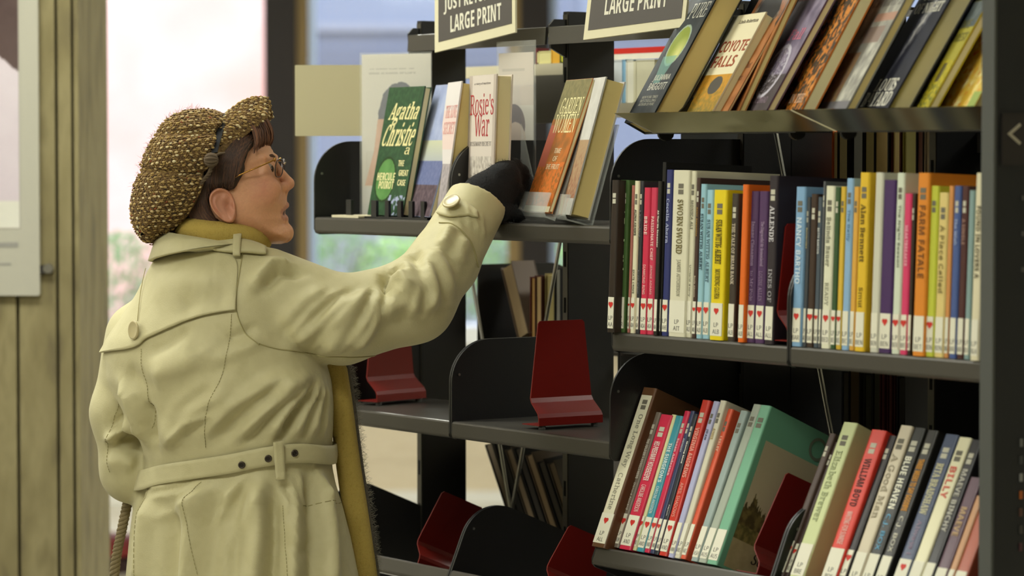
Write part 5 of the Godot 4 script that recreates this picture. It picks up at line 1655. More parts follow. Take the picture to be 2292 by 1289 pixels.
func build_coat():
	var lo := Vector3(-0.23, 0.44, -0.27)
	var hi := Vector3(0.46, 1.51, 0.25)
	var r := nets(coat_core, lo, hi, 0.0046, 1.5)
	var v: PackedVector3Array = r[0]
	var nn := normals_of(v, r[1])
	for i in v.size():
		v[i] += nn[i] * fold_at(v[i])
	var coat := part(mesh_of(v, r[1]), "raincoat", coat_mat, woman)
	var seam := m("a39a6c", 0.7)
	# storm yoke over the back
	part(cloth_patch([[240, 752], [285, 690], [325, 625], [346, 592], [394, 567], [440, 556], [480, 556], [515, 560], [545, 580], [547, 640]], [[223, 793], [262, 783], [300, 775], [328, 765], [345, 751], [372, 738], [410, 720], [450, 703], [500, 690], [546, 683]], 64, 22, 0.0012, 0.0062, 0.0035), "yoke", coat_mat, coat)
	# collar leaf, shoulder strap with its loop
	part(collar_mesh(), "collar", coat_mat, coat)
	var ep := part(cloth_patch([[476, 548], [492, 541], [520, 537], [560, 541], [604, 556]], [[478, 556], [500, 562], [530, 565], [565, 566], [606, 571]], 22, 6, 0.007, 0.009, 0.005), "shoulder_strap", coat_mat, coat)
	part(cloth_patch([[531, 536], [545, 536]], [[537, 575], [551, 575]], 3, 8, 0.013, 0.011, 0.004), "strap_loop", coat_mat, ep)
	# belt all round, its keeper loop and eyelets
	var belt := part(belt_mesh(), "belt", coat_mat, coat)
	part(cloth_patch([[622, 968], [642, 966]], [[628, 1057], [646, 1056]], 3, 12, 0.014, 0.014, 0.003), "belt_loop", coat_mat, belt)
	var eye := m("4a4238", 0.3, 0.7)
	for e in [[559, 1019], [613, 1005], [665, 995]]:
		var p := on_coat(e[0], e[1], 0.0098)
		var n := slope(coat_core, p)
		var o := part(ring_tube(0.0042, 0.0014), "eyelet", eye, belt, Transform3D(facing(n), p))
		part(disc(0.0034, 0.0006), "eyelet_hole", m("2a241c", 0.8), o)
	# buttons
	var horn := m("b8ab80", 0.35, 0.0, 0.3)
	var b := cast(coat_core, 326, 736)
	var bn := slope(coat_core, b)
	part(button_mesh(0.0145), "button", horn, coat, Transform3D(facing(Vector3(-0.80, 0.05, 0.62).normalized()), b + bn * 0.010))
	# cuff band, its strap and button
	part(cloth_patch([[1012, 442], [1040, 452], [1066, 474]], [[979, 481], [1006, 488], [1038, 486], [1064, 491]], 16, 8, 0.0035, 0.0055, 0.004), "cuff_strap", coat_mat, coat)
	var cb := cast(coat_core, 1014, 463)
	part(button_mesh(0.0145), "button", horn, coat, Transform3D(facing(slope(coat_core, cb).lerp(Vector3(-0.3, 0.75, 0.45), 0.6).normalized()), cb + slope(coat_core, cb) * 0.011))
	# seams and stitch rows
	var st := st_new()
	for q in [[[332, 772], [334, 810], [340, 860], [344, 905], [342, 955]], [[338, 1090], [331, 1140], [328, 1289]], [[537, 692], [534, 735], [527, 780], [515, 830], [494, 875], [482, 930], [477, 985]], [[470, 1062], [449, 1100], [448, 1160], [456, 1230], [466, 1300]], [[262, 905], [247, 955], [238, 1010], [242, 1060]], [[645, 1110], [652, 1200], [657, 1300]], [[690, 1112], [730, 1110], [772, 1122]]]:
		stitches(st, q)
	part(st.commit(), "stitching", seam, coat)
	var s2 := st_new()
	seam_line(s2, [[556, 556], [552, 600], [547, 650], [549, 690], [566, 730], [596, 760]])
	seam_line(s2, [[334, 604], [330, 650], [327, 715]], 0.0006, 0.0062)
	seam_line(s2, [[596, 757], [650, 772], [720, 783], [800, 790], [850, 790]])
	seam_line(s2, [[982, 498], [1010, 503], [1038, 525], [1060, 560], [1070, 598]], 0.0011)
	part(s2.commit(), "seam", seam, coat)

func collar_mesh() -> ArrayMesh:
	# folded collar round the neck: stand inside, leaf falling outwards
	var prof := [[0.0, 1.0, -0.004], [0.0, 0.0, -0.003], [0.12, -0.05, 0.0], [0.45, 0.30, 0.006], [1.0, 1.0, 0.004], [0.97, 1.02, -0.002]]
	var n := 72
	var v := PackedVector3Array()
	var t := PackedInt32Array()
	for k in n:
		var an := TAU * k / n
		var c := cos(an)
		var s := sin(an)
		var top := g(458 + 88 * c, 536 + 20 * c - 6 * s, 0.004 + 0.083 * s)
		var low := g(462 + 124 * c, 567 - 19 * c - 16 * absf(s), 0.004 + 0.112 * s)
		for q in prof:
			v.append(top.lerp(low, q[0]) + Vector3(c, 0.3, s) * q[2] + Vector3(0, (q[0] - q[1]) * 0.022, 0))
	var w := prof.size()
	for k in n:
		for j in w:
			var a := k * w + j
			var b := k * w + (j + 1) % w
			var a2 := ((k + 1) % n) * w + j
			var b2 := ((k + 1) % n) * w + (j + 1) % w
			t.append_array([a, b, b2, a, b2, a2])
	var nv := normals_of(v, t)
	if nv[(n / 4) * w + 3].z < 0.0:
		for k in range(0, t.size(), 3):
			var s2 := t[k + 1]
			t[k + 1] = t[k + 2]
			t[k + 2] = s2
	return mesh_of(v, t)

func facing(n: Vector3) -> Basis:
	var x := Vector3.UP.cross(n).normalized()
	return Basis(x, n.cross(x), n)

func ring_tube(r: float, t: float) -> ArrayMesh:
	var s := TorusMesh.new()
	s.inner_radius = r - t
	s.outer_radius = r + t
	s.rings = 20
	s.ring_segments = 8
	var st := st_new()
	st.append_from(s, 0, Transform3D(Basis(Vector3.RIGHT, PI / 2), Vector3.ZERO))
	return st.commit()

func lathe(profile: Array, sides := 24) -> ArrayMesh:
	# profile of (radius, z) points turned round the z axis
	var v := PackedVector3Array()
	var t := PackedInt32Array()
	for q in profile:
		for k in sides:
			v.append(Vector3(cos(TAU * k / sides) * q[0], sin(TAU * k / sides) * q[0], q[1]))
	for i in profile.size() - 1:
		for k in sides:
			var a := i * sides + k
			var b := i * sides + (k + 1) % sides
			t.append_array([a, a + sides, b + sides, a, b + sides, b])
	return mesh_of(v, t)

func button_mesh(r: float) -> ArrayMesh:
	return lathe([[r * 0.9, 0.0], [r, 0.0012], [r * 0.97, 0.0030], [r * 0.82, 0.0036], [r * 0.72, 0.0024], [r * 0.2, 0.0024], [0.0001, 0.0024]])

func belt_y(x: float) -> float:
	return along([[300, 1080], [380, 1052], [460, 1034], [540, 1019], [620, 1003], [700, 998], [760, 1014]], (x - 300.0) / 460.0).y

func belt_mesh() -> ArrayMesh:
	var rows := 6
	var n := 120
	var v := PackedVector3Array()
	for j in rows:
		for k in n:
			var an := TAU * k / n
			var dir := Vector3(cos(an), 0, sin(an))
			var r := 0.18
			var p := Vector3.ZERO
			for it in 5:
				var px := 530.0 + cos(an) * r * GRID
				var yy := belt_y(px)
				var c := g(530, yy + (float(j) / (rows - 1) - 0.5) * 42.0, 0.0)
				p = c + dir * r
				for s in 4:
					r -= torso(c + dir * r) * 0.9
				p = c + dir * r
			v.append(p + dir * (0.0075 + 0.0015 * sin(PI * j / (rows - 1.0)) + maxf(0.0, fold_at(p)) * 0.3))
	var m0 := v.size()
	for i in m0:
		var c2 := Vector3(g(530, 0).x, v[i].y, 0)
		v.append(v[i] + (c2 - v[i]).normalized() * 0.004)
	var t := PackedInt32Array()
	for j in rows - 1:
		for k in n:
			var a := j * n + k
			var b := j * n + (k + 1) % n
			t.append_array([a, a + n, b + n, a, b + n, b])
	for k in n:
		var b2 := (k + 1) % n
		t.append_array([k, b2, m0 + b2, k, m0 + b2, m0 + k])
		var a3 := (rows - 1) * n + k
		var b3 := (rows - 1) * n + b2
		t.append_array([b3, a3, m0 + a3, b3, m0 + a3, m0 + b3])
	return mesh_of(v, t)

# ---- head
var face_poly: PackedVector2Array
var hair_poly: PackedVector2Array
var cap_poly: PackedVector2Array
var cap_full: PackedVector2Array

func head_core(p: Vector3) -> float:
	var d := pillow(p, face_poly, 0.066, 0.066)
	if p.x > 0.0 and p.y > 1.36:
		# nose
		d = smin(d, bone(p, g(616, 372), g(646, 409), 0.0065, 0.0078), 0.007)
		d = smin(d, lump(p, g(646, 412), Vector3(0.0078, 0.0080, 0.0095)), 0.005)
		d = smin(d, lump(p, Vector3(g(634, 419).x, g(634, 419).y, signf(p.z) * 0.011), Vector3(0.0095, 0.0075, 0.0065)), 0.005)
		d = smin(d, bone(p, g(640, 424), g(637, 436), 0.004, 0.004), 0.005)
		# lips
		d = smin(d, bone(Vector3(p.x, p.y, absf(p.z)), g(641, 459, 0.0), g(629, 473, 0.019), 0.0042, 0.0026), 0.006)
		d = smin(d, bone(Vector3(p.x, p.y, absf(p.z)), g(638, 488, 0.0), g(628, 484, 0.018), 0.0046, 0.0026), 0.006)
		d = maxf(d, -bone(Vector3(p.x, p.y, absf(p.z)), g(654, 472, 0.0), g(627, 480, 0.018), 0.0056, 0.0012))
		# chin, brow, lids
		d = smin(d, lump(p, g(640, 520), Vector3(0.0105, 0.012, 0.018)), 0.012)
		d = smin(d, bone(Vector3(p.x, p.y, absf(p.z)), g(612, 354, 0.010), g(596, 352, 0.042), 0.007, 0.006), 0.010)
		var q := Vector3(p.x, p.y, absf(p.z))
		d = maxf(d, -(q - g(620, 378, 0.034)).length() + 0.0095)
		d = smin(d, bone(q, g(613, 372, 0.022), g(596, 375, 0.046), 0.0056, 0.0048), 0.005)
		d = smin(d, bone(q, g(613, 385, 0.024), g(597, 384, 0.046), 0.0050, 0.0046), 0.006)
		# cheek and smile line
		d = smin(d, lump(q, g(596, 424, 0.042), Vector3(0.026, 0.022, 0.016)), 0.014)
		d -= -0.0014 * exp(-pow((q - g(612, 452, 0.036)).length() / 0.011, 2))
	d = smin(d, bone(p, g(500, 500, -0.005), g(478, 585, -0.005), 0.052, 0.058), 0.02)
	return d

func hair_core(p: Vector3) -> float:
	return -smin(0.0075 - pillow(p, face_poly, 0.066, 0.066), -outline(Vector2(p.x, p.y), hair_poly), 0.010)

func build_head():
	face_poly = smooth_closed(path2([[572, 285], [598, 318], [613, 345], [617, 360], [616, 375], [622, 395], [631, 415], [637, 430], [640, 446], [641, 460], [637, 475], [639, 490], [637, 501], [646, 513], [648, 529], [638, 541], [615, 545], [585, 546], [560, 560], [540, 590], [440, 590], [418, 540], [405, 480], [395, 420], [405, 350], [450, 300], [520, 272]]))
	hair_poly = smooth_closed(path2([[592, 276], [590, 300], [578, 322], [556, 352], [556, 380], [545, 402], [533, 422], [515, 424], [488, 428], [478, 450], [488, 484], [505, 500], [470, 508], [425, 505], [395, 450], [392, 380], [420, 310], [480, 275], [540, 262]]))
	var r := nets(head_core, Vector3(-0.075, 1.36, -0.085), Vector3(0.115, 1.60, 0.085), 0.0026, 2.2)
	var v: PackedVector3Array = r[0]
	var cols := PackedColorArray()
	var n := FastNoiseLite.new()
	n.frequency = 60.0
	n.seed = 3
	var n2 := FastNoiseLite.new()
	n2.frequency = 260.0
	n2.seed = 5
	var skin := Color("cf9873").srgb_to_linear()
	var flush := Color("bd7460").srgb_to_linear()
	var lip := Color("a5665a").srgb_to_linear()
	for p in v:
		var q := Vector3(p.x, p.y, absf(p.z))
		var c := skin
		var k := clampf(1.0 - (q - g(600, 425, 0.05)).length() / 0.035, 0, 1)
		k = maxf(k, 0.9 * clampf(1.0 - (q - g(646, 412, 0.004)).length() / 0.018, 0, 1))
		k = clampf(k * (0.75 + 0.6 * n.get_noise_3dv(p)) + 0.14 * n2.get_noise_3dv(p), 0, 1)
		c = c.lerp(flush, k * 0.75)
		var inl := minf(bone(q, g(645, 461, 0.0), g(631, 473, 0.019), 0.0, 0.0), bone(q, g(642, 487, 0.0), g(630, 484, 0.018), 0.0, 0.0))
		if inl < 0.0058: c = c.lerp(lip, 0.6)
		if bone(q, g(648, 472, 0.0), g(629, 480, 0.016), 0.0046, 0.0010) < 0.0008 and p.x < g(645, 0).x: c = Color("43201b").srgb_to_linear()
		c = c * (1.0 + 0.10 * n2.get_noise_3dv(p * 1.7))
		cols.append(c)
	var sm := StandardMaterial3D.new()
	sm.resource_name = "skin"
	sm.vertex_color_use_as_albedo = true
	sm.roughness = 0.5
	sm.subsurf_scatter_enabled = true
	sm.subsurf_scatter_strength = 0.08
	sm.heightmap_enabled = true
	sm.heightmap_texture = noise_tex(0.12, 44, [], 256, FastNoiseLite.TYPE_CELLULAR, 2)
	sm.heightmap_scale = 0.02
	tri(sm, Vector3(14, 14, 14))
	var head := part(mesh_of(v, r[1], cols), "head", sm, woman)
	build_ear(head, sm)
	# eyes
	for s in [-1.0, 1.0]:
		var eb := part(sdf_lump(Vector3.ONE * 0.0105, g(600, 378, 0.033 * s)), "eye", m("8f7d70", 0.25), head)
		part(sdf_lump(Vector3(0.0025, 0.0055, 0.0055), g(613.2, 378, 0.0355 * s)), "iris", m("3b2d22", 0.15), eb)
		part(tube(PackedVector3Array([g(617, 353, 0.012 * s), g(612, 348, 0.028 * s), g(596, 351, 0.046 * s)]), [0.0022, 0.0026, 0.0012], 6), "eyebrow", m("5a4030", 0.9), head)
	build_hair()
	build_glasses()
	# roll collar of the mustard jumper
	var kn := StandardMaterial3D.new()
	kn.resource_name = "mustard_knit"
	kn.albedo_texture = noise_tex(0.03, 47, [Color("a58d40"), Color("b89f4f"), Color("ad9647")])
	kn.roughness = 0.9
	kn.heightmap_enabled = true
	kn.heightmap_texture = noise_tex(0.16, 48, [], 256, FastNoiseLite.TYPE_CELLULAR, 1)
	kn.heightmap_scale = 0.12
	tri(kn, Vector3(20, 20, 20))
	var ring := PackedVector3Array()
	for k in 49:
		var an := TAU * k / 48.0
		ring.append(g(497 + 82 * cos(an), 524 + 13 * cos(an) - 2.0 * sin(an), 0.006 + 0.066 * sin(an)))
	var jp := part(tube(ring, [0.0205, 0.0205], 14), "jumper_collar", kn, woman)
	# front edge of the mustard cardigan with its fuzzy grey border
	var edge := PackedVector3Array()
	var fz := PackedVector3Array()
	for q in [[738, 795], [752, 830], [762, 900], [770, 970], [780, 1050], [792, 1130], [803, 1210], [815, 1300], [828, 1420]]:
		edge.append(g(q[0], q[1], 0.012))
		fz.append(g(q[0] + 13, q[1], -0.012))
	part(tube(edge, [0.017, 0.021], 10), "cardigan_edge", kn, jp)
	part(tube(fz, [0.012, 0.014], 10), "mohair_border", m("6d675c", 0.95), jp)
	var hs := st_new()
	for i in 900:
		var t := rng.randf() * 7.0
		var k := int(t)
		var p := fz[k].lerp(fz[k + 1], t - k)
		var an := rng.randf_range(-1.4, 1.6)
		var d := Vector3(cos(an), sin(an) * 0.5 + 0.15, rng.randf_range(-0.5, 0.6)).normalized()
		var a := p + d * 0.010
		add_tube(hs, PackedVector3Array([a, a + d * rng.randf_range(0.003, 0.008) + Vector3(0, 0.002, 0), a + d * rng.randf_range(0.008, 0.014) + Vector3(0, rng.randf_range(-0.004, 0.006), 0)]), [0.00028, 0.00012], 3)
	var fu := part(hs.commit(), "mohair_fibres", m("8d8778", 0.9), jp)
	fu.set_meta("kind", "stuff")

func build_ear(head: Node3D, sm: Material):
	# ear as a dished leaf: rim, antihelix, bowl and lobe over an egg outline, standing off the head
	var v := PackedVector3Array()
	var cols := PackedColorArray()
	var t := PackedInt32Array()
	var nr := 18
	var na := 48
	var c0 := g(511, 458, 0.0)
	var zb := cast(head_core, 512, 452).z
	var base := Color("c78c70").srgb_to_linear()
	for i in nr + 1:
		var r := float(i) / nr
		for k in na:
			var an := TAU * k / na
			# egg outline: upper back broad, lobe narrow at lower front
			var ex := cos(an)
			var ey := sin(an)
			var len := 0.0285 + 0.0 * ex
			var wid := 0.0175 * (1.0 + 0.26 * ey)
			var lx := ex * wid * r
			var ly := ey * len * r
			var rot := deg_to_rad(24.0)
			var x := lx * cos(rot) - ly * sin(rot)
			var y := lx * sin(rot) + ly * cos(rot)
			var rim := exp(-pow((r - 0.88) / 0.09, 2)) * (1.0 if ey > -0.5 else 0.15) * (1.0 - clampf((ex - 0.55) * 2.0, 0, 1) * clampf(0.6 - ey, 0, 1))
			var anti := exp(-pow((r - 0.58) / 0.10, 2)) * clampf(0.45 - ex, 0, 1) * clampf(ey + 1.0, 0, 1)
			var bowl := exp(-pow(Vector2((lx - 0.0060) / 0.0068, (ly + 0.0035) / 0.0100).length(), 2.4)) + 0.4 * exp(-pow(Vector2((lx - 0.002) / 0.0045, (ly - 0.0165) / 0.0050).length(), 2.0))
			var lobe := exp(-pow(Vector2((lx - 0.001) / 0.010, (ly + 0.0215) / 0.009).length(), 2))
			var tragus := exp(-pow(Vector2((lx - 0.0145) / 0.0045, (ly + 0.006) / 0.006).length(), 2))
			var z := 0.0135 + 0.0060 * rim + 0.0038 * anti - 0.0082 * bowl + 0.0035 * lobe + 0.006 * tragus
			z += 0.0085 * clampf(-ex, 0, 1) * r
			z -= 0.0125 * clampf((ex - 0.15) * 1.3, 0, 1) * r * r * clampf(ey + 1.15, 0, 1)
			if i == nr: z -= 0.006
			v.append(c0 + Vector3(x, y, zb + z - 0.0035))
			cols.append(base.lerp(Color("c98c6c").srgb_to_linear(), rim))
	for k in na:
		var an := TAU * k / na
		var rot2 := deg_to_rad(24.0)
		var lx2 := cos(an) * 0.0150
		var ly2 := sin(an) * 0.025
		v.append(c0 + Vector3(lx2 * cos(rot2) - ly2 * sin(rot2), lx2 * sin(rot2) + ly2 * cos(rot2), zb - 0.012))
		cols.append(base)
	for i in nr + 1:
		for k in na:
			var a := i * na + k
			var b := i * na + (k + 1) % na
			t.append_array([a, b + na, a + na, a, b, b + na])
	var nv := normals_of(v, t)
	if nv[na * 4].z < 0.0:
		for k in range(0, t.size(), 3):
			var s := t[k + 1]
			t[k + 1] = t[k + 2]
			t[k + 2] = s
	part(mesh_of(v, t, cols), "ear", sm, head)

func build_hair():
	var hm := StandardMaterial3D.new()
	hm.resource_name = "hair"
	hm.vertex_color_use_as_albedo = true
	hm.roughness = 0.62
	var r := nets(hair_core, Vector3(-0.09, 1.41, -0.09), Vector3(0.08, 1.60, 0.09), 0.004, 2.2)
	var cols := PackedColorArray()
	cols.resize(r[0].size())
	cols.fill(Color("2a1b14").srgb_to_linear())
	var hair := part(mesh_of(r[0], r[1], cols), "hair", hm, woman)
	var st := st_new()
	# families of locks between two guide lines
	var fam := [
		[[[590, 285], [570, 318], [553, 352], [545, 392]], [[540, 300], [515, 345], [497, 385], [488, 422]], 300, 3.0],
		[[[560, 300], [545, 335], [540, 375], [530, 420]], [[500, 320], [480, 370], [472, 410], [478, 440]], 220, 3.0],
		[[[488, 380], [474, 420], [472, 450], [490, 490]], [[440, 420], [430, 460], [432, 485], [450, 506]], 200, 3.0],
		[[[478, 425], [470, 455], [484, 484], [508, 498]], [[450, 430], [448, 470], [460, 495], [480, 506]], 140, 2.0]]
	for f in fam:
		for i in f[2]:
			var t := rng.randf()
			var pts := PackedVector3Array()
			var jit: float = rng.randf_range(-1, 1) * f[3]
			var s0 := rng.randf_range(0.0, 0.35)
			for k in 7:
				var s := lerpf(s0, minf(1.0, s0 + 0.75), k / 6.0)
				var a := along(f[0], s).lerp(along(f[1], s), t)
				var p := cast(hair_core, a.x + jit * sin(s * 5.0 + i), a.y + jit)
				if p.z < -0.2: p = g(a.x, a.y, 0.0)
				pts.append(p + slope(hair_core, p) * (0.0012 + 0.0015 * sin(PI * s)))
			var c := Color("2e1e15").lerp(Color("6a4630"), pow(rng.randf(), 2.0)).srgb_to_linear()
			add_tube(st, pts, [0.0007, 0.0009, 0.0009, 0.0009, 0.0008, 0.0006, 0.0002], 4, c)
	# fringe hanging from under the peak
	for i in 170:
		var t := rng.randf()
		var z := rng.randf_range(-0.055, 0.055)
		var back := absf(z) / 0.055
		var x0 := lerpf(598, 566, back) - 6 * t
		var pts := PackedVector3Array()
		for k in 6:
			var s := k / 5.0
			pts.append(g(x0 + 16 * sin(s * 2.2) - 4.0 * s * s * t + rng.randf_range(-1, 1), 262 + 76 * s * lerpf(0.75, 1.0, t) + 10 * back, z * (1.0 + 0.15 * s)))
		add_tube(st, pts, [0.0009, 0.0012, 0.0012, 0.001, 0.0008, 0.0002], 4, Color("4c2e1e").lerp(Color("8a5c40"), rng.randf()).srgb_to_linear())
	var lk := part(st.commit(), "locks", hm, hair)
	lk.set_meta("kind", "stuff")

func build_glasses():
	var gold := m("a5793c", 0.25, 0.9)
	var gl := Node3D.new()
	gl.name = "glasses"
	woman.add_child(gl)
	for s in [-1.0, 1.0]:
		var rim := PackedVector3Array()
		var poly := PackedVector3Array()
		for k in 29:
			var an := TAU * k / 28.0
			var z: float = 0.034 + 0.021 * signf(cos(an)) * pow(absf(cos(an)), 0.75)
			var y: float = 376 + 20.0 * signf(sin(an)) * pow(absf(sin(an)), 0.75)
			rim.append(g(635 - (z - 0.012) * 300.0 - (y - 376) * 0.10, y, z * s))
		part(tube(rim, [0.0008, 0.0008], 6), "lens_rim", m("3f3a38", 0.3, 0.7), gl)
		var st := st_new()
		var c := g(628.4, 376, 0.034 * s)
		for k in 28:
			for q in [c, rim[k], rim[k + 1]]:
				st.set_normal(Vector3(0.95, 0, 0.3 * s).normalized())
				st.add_vertex(q)
		part(st.commit(), "lens", clear_sheet(0.22), gl)
		part(tube(PackedVector3Array([g(622, 357, 0.056 * s), g(616, 360, 0.066 * s), g(585, 374, 0.073 * s), g(552, 388, 0.0745 * s), g(515, 406, 0.0755 * s), g(498, 418, 0.074 * s)]), [0.0013, 0.0011], 8), "temple_arm", gold, gl)
		part(sdf_lump(Vector3(0.0022, 0.0035, 0.0022), g(621, 357, 0.058 * s)), "hinge", gold, gl)
	part(tube(PackedVector3Array([g(635, 368, 0.012), g(639, 364, 0.0), g(635, 368, -0.012)]), [0.0011, 0.0011], 6), "bridge", gold, gl)

# ---- cap
func crown_core(p: Vector3) -> float:
	var d := -smin(-pillow(p, cap_full, 0.104, 0.078), -outline(Vector2(p.x, p.y), cap_poly), 0.008)
	return d + 0.007 * exp(-pow((p.y - g(0, 385 + (p.x * GRID + 105) * 0.02).y) / 0.006, 2)) + 0.006 * exp(-pow((p.y - g(0, 300 - (p.x * GRID + 100) * 0.05).y) / 0.007, 2))

func peak_point(s: float, t: float) -> Vector3:
	# s across from -1 to 1, t from the band to the outer edge
	var c := absf(s)
	var base := g(507, 260).lerp(g(492, 345), c * c)
	var tip := g(603, 226).lerp(g(606, 262), smoothstep(0, 0.5, c)) if c < 0.5 else g(606, 262).lerp(g(512, 338), pow((c - 0.5) / 0.5, 1.3))
	var p := base.lerp(tip, t)
	p.z = s * lerpf(0.098, 0.074, t)
	p.y += 0.010 * sin(PI * t) * (1.0 - c * 0.6)
	return p

func build_cap():
	cap_poly = smooth_closed(path2([[506, 262], [488, 248], [455, 241], [420, 244], [390, 256], [362, 278], [340, 310], [322, 350], [308, 392], [296, 432], [292, 472], [300, 512], [318, 538], [342, 548], [366, 538], [400, 512], [430, 480], [452, 446], [468, 410], [480, 372], [490, 345], [500, 305]]))
	cap_full = smooth_closed(path2([[560, 268], [510, 250], [455, 241], [420, 244], [390, 256], [362, 278], [340, 310], [322, 350], [308, 392], [296, 432], [292, 472], [300, 512], [318, 538], [342, 548], [366, 538], [410, 528], [470, 500], [530, 440], [570, 370], [580, 310]]))
	var tw := StandardMaterial3D.new()
	tw.resource_name = "tweed"
	tw.albedo_texture = noise_tex(0.10, 61, [Color("3f2f1d"), Color("6b5230"), Color("8d7343"), Color("58422a")], 256, FastNoiseLite.TYPE_CELLULAR, 2)
	tw.roughness = 0.95
	tw.heightmap_enabled = true
	tw.heightmap_texture = noise_tex(0.11, 62, [], 256, FastNoiseLite.TYPE_CELLULAR, 2)
	tw.heightmap_scale = 0.2
	tri(tw, Vector3(9, 9, 9))
	var r := nets(crown_core, Vector3(-0.155, 1.375, -0.13), Vector3(0.03, 1.62, 0.13), 0.005, 2.6)
	var cap := part(mesh_of(r[0], r[1]), "tweed_cap", tw, woman)
	# peak
	var v := PackedVector3Array()
	var t := PackedInt32Array()
	var ns := 40
	var nt := 16
	for side in 2:
		for j in nt + 1:
			for i in ns + 1:
				var p := peak_point(lerpf(-1, 1, float(i) / ns), float(j) / nt)
				v.append(p + Vector3(0, 0.0045 if side == 0 else -0.0045, 0) * (1.0 if j < nt else 0.3))
	var w := ns + 1
	var off := w * (nt + 1)
	for j in nt:
		for i in ns:
			var a := j * w + i
			t.append_array([a, a + w + 1, a + 1, a, a + w, a + w + 1])
			t.append_array([off + a, off + a + 1, off + a + w + 1, off + a, off + a + w + 1, off + a + w])
	for i in ns:
		var a := nt * w + i
		t.append_array([a, off + a, off + a + 1, a, off + a + 1, a + 1])
	for j in nt:
		for e in [0, ns]:
			var a: int = j * w + e
			t.append_array([a, a + w, off + a + w, a, off + a + w, off + a] if e == 0 else [a, off + a + w, a + w, a, off + a, off + a + w])
	var nv := normals_of(v, t)
	if nv[w * 5 + 20].y < 0.0:
		for k in range(0, t.size(), 3):
			var s := t[k + 1]
			t[k + 1] = t[k + 2]
			t[k + 2] = s
	var peak := part(mesh_of(v, t), "peak", tw, cap)
	# nubs of the yarn, laid in rows over crown and peak
	var places := []
	var tints := []
	var pal := ["b9a273", "c9b687", "9c824e", "775b36", "5f4729", "a88d54", "86693c", "d0c298"]
	for side in [1.0, -1.0]:
		for pass_no in 2:
			var gap := Vector2(5.6, 4.6) if pass_no == 0 else Vector2(13.5, 10.5)
			var row := 0
			var y := 236.0
			while y < 552.0:
				var x := 288.0 + (gap.x * 0.5 if row % 2 else 0.0)
				while x < 512.0:
					var jx := x + rng.randf_range(-0.22, 0.22) * gap.x
					var jy := y + (x - 400.0) * -0.10 + rng.randf_range(-0.2, 0.2) * gap.y
					var p := g(jx, jy)
					if outline(Vector2(p.x, p.y), cap_poly) < -0.0008:
						p = cast(crown_core, jx, jy, 0.2 * side, -side)
						if crown_core(p) < 0.002: nub(places, tints, p, slope(crown_core, p), pal, pass_no)
					x += gap.x
				y += gap.y
				row += 1
	for pass_no in 2:
		var ni := 44 if pass_no == 0 else 19
		var nj := 20 if pass_no == 0 else 9
		for i in ni:
			for j in nj:
				var s := lerpf(-0.99, 0.99, (i + (0.5 if j % 2 else 0.0) + rng.randf_range(-0.2, 0.2)) / ni)
				var tt := (j + 0.6 + rng.randf_range(-0.2, 0.2)) / (nj + 0.4)
				var p := peak_point(s, tt) + Vector3(0, 0.0045, 0)
				var n := (peak_point(s, tt + 0.03) - peak_point(s, tt - 0.03)).cross(peak_point(s + 0.04, tt) - peak_point(s - 0.04, tt)).normalized()
				if n.y < 0: n = -n
				nub(places, tints, p, n, pal, pass_no)
	for i in 60:
		var p := peak_point(lerpf(-0.97, 0.97, i / 59.0), 1.0)
		nub(places, tints, p, Vector3(0.9, 0.1, 0.4).normalized(), pal, 1 if i % 4 == 0 else 0)
	var sp := SphereMesh.new()
	sp.radius = 1.0
	sp.height = 2.0
	sp.radial_segments = 8
	sp.rings = 4
	var mm := MultiMesh.new()
	mm.transform_format = MultiMesh.TRANSFORM_3D
	mm.use_colors = true
	mm.mesh = sp
	mm.instance_count = places.size()
	for i in places.size():
		mm.set_instance_transform(i, places[i])
		mm.set_instance_color(i, tints[i])
	var nubs := MultiMeshInstance3D.new()
	nubs.name = "yarn_nubs"
	nubs.multimesh = mm
	var nm := StandardMaterial3D.new()
	nm.vertex_color_use_as_albedo = true
	nm.roughness = 0.95
	nubs.material_override = nm
	nubs.set_meta("kind", "stuff")
	cap.add_child(nubs, true)
	# loose fibres along the crown
	var fs := st_new()
	for i in 420:
		var an := rng.randf_range(0, TAU)
		var k := rng.randi() % cap_poly.size()
		var q := cap_poly[k].lerp(cap_poly[(k + 1) % cap_poly.size()], rng.randf())
		var c2 := Vector2(g(395, 395).x, g(395, 395).y)
		var d2 := (q - c2).normalized()
		if d2.x > 0.35 or d2.y < -0.3: continue
		var p := Vector3(q.x, q.y, rng.randf_range(-0.012, 0.03)) - Vector3(d2.x, d2.y, 0) * 0.001
		var d := Vector3(d2.x + rng.randf_range(-0.8, 0.8), d2.y + rng.randf_range(-0.8, 0.8), rng.randf_range(-0.4, 0.4)).normalized()
		add_tube(fs, PackedVector3Array([p, p + d * 0.003, p + d * rng.randf_range(0.004, 0.008) + Vector3(cos(an), sin(an), 0) * 0.002]), [0.00022, 0.0001], 3)
	var fib := part(fs.commit(), "loose_fibres", m("7a6038", 0.95), cap)
	fib.set_meta("kind", "stuff")
	# black ribbon, knotted yarn button and cord
	var rb := PackedVector3Array()
	var rv := PackedVector3Array()
	var rtri := PackedInt32Array()
	for k in 41:
		var s := lerpf(-1.0, 1.0, k / 40.0)
		var a := peak_point(s, 0.0)
		var up := Vector3(0.35, 0.9, 0).normalized() if absf(s) < 0.35 else Vector3(0.1, 0.35, signf(s)).normalized()
		for e in [[-0.0045, 0.004], [-0.0045, 0.0075], [0.0048, 0.0075], [0.0048, 0.004]]:
			rv.append(a + Vector3(e[0] + 0.001, e[0] * 0.15, 0) + up * e[1])
		rb.append(a)
	for k in 40:
		for e in 4:
			var a := k * 4 + e
			var b := k * 4 + (e + 1) % 4
			rtri.append_array([a, b, b + 4, a, b + 4, a + 4])
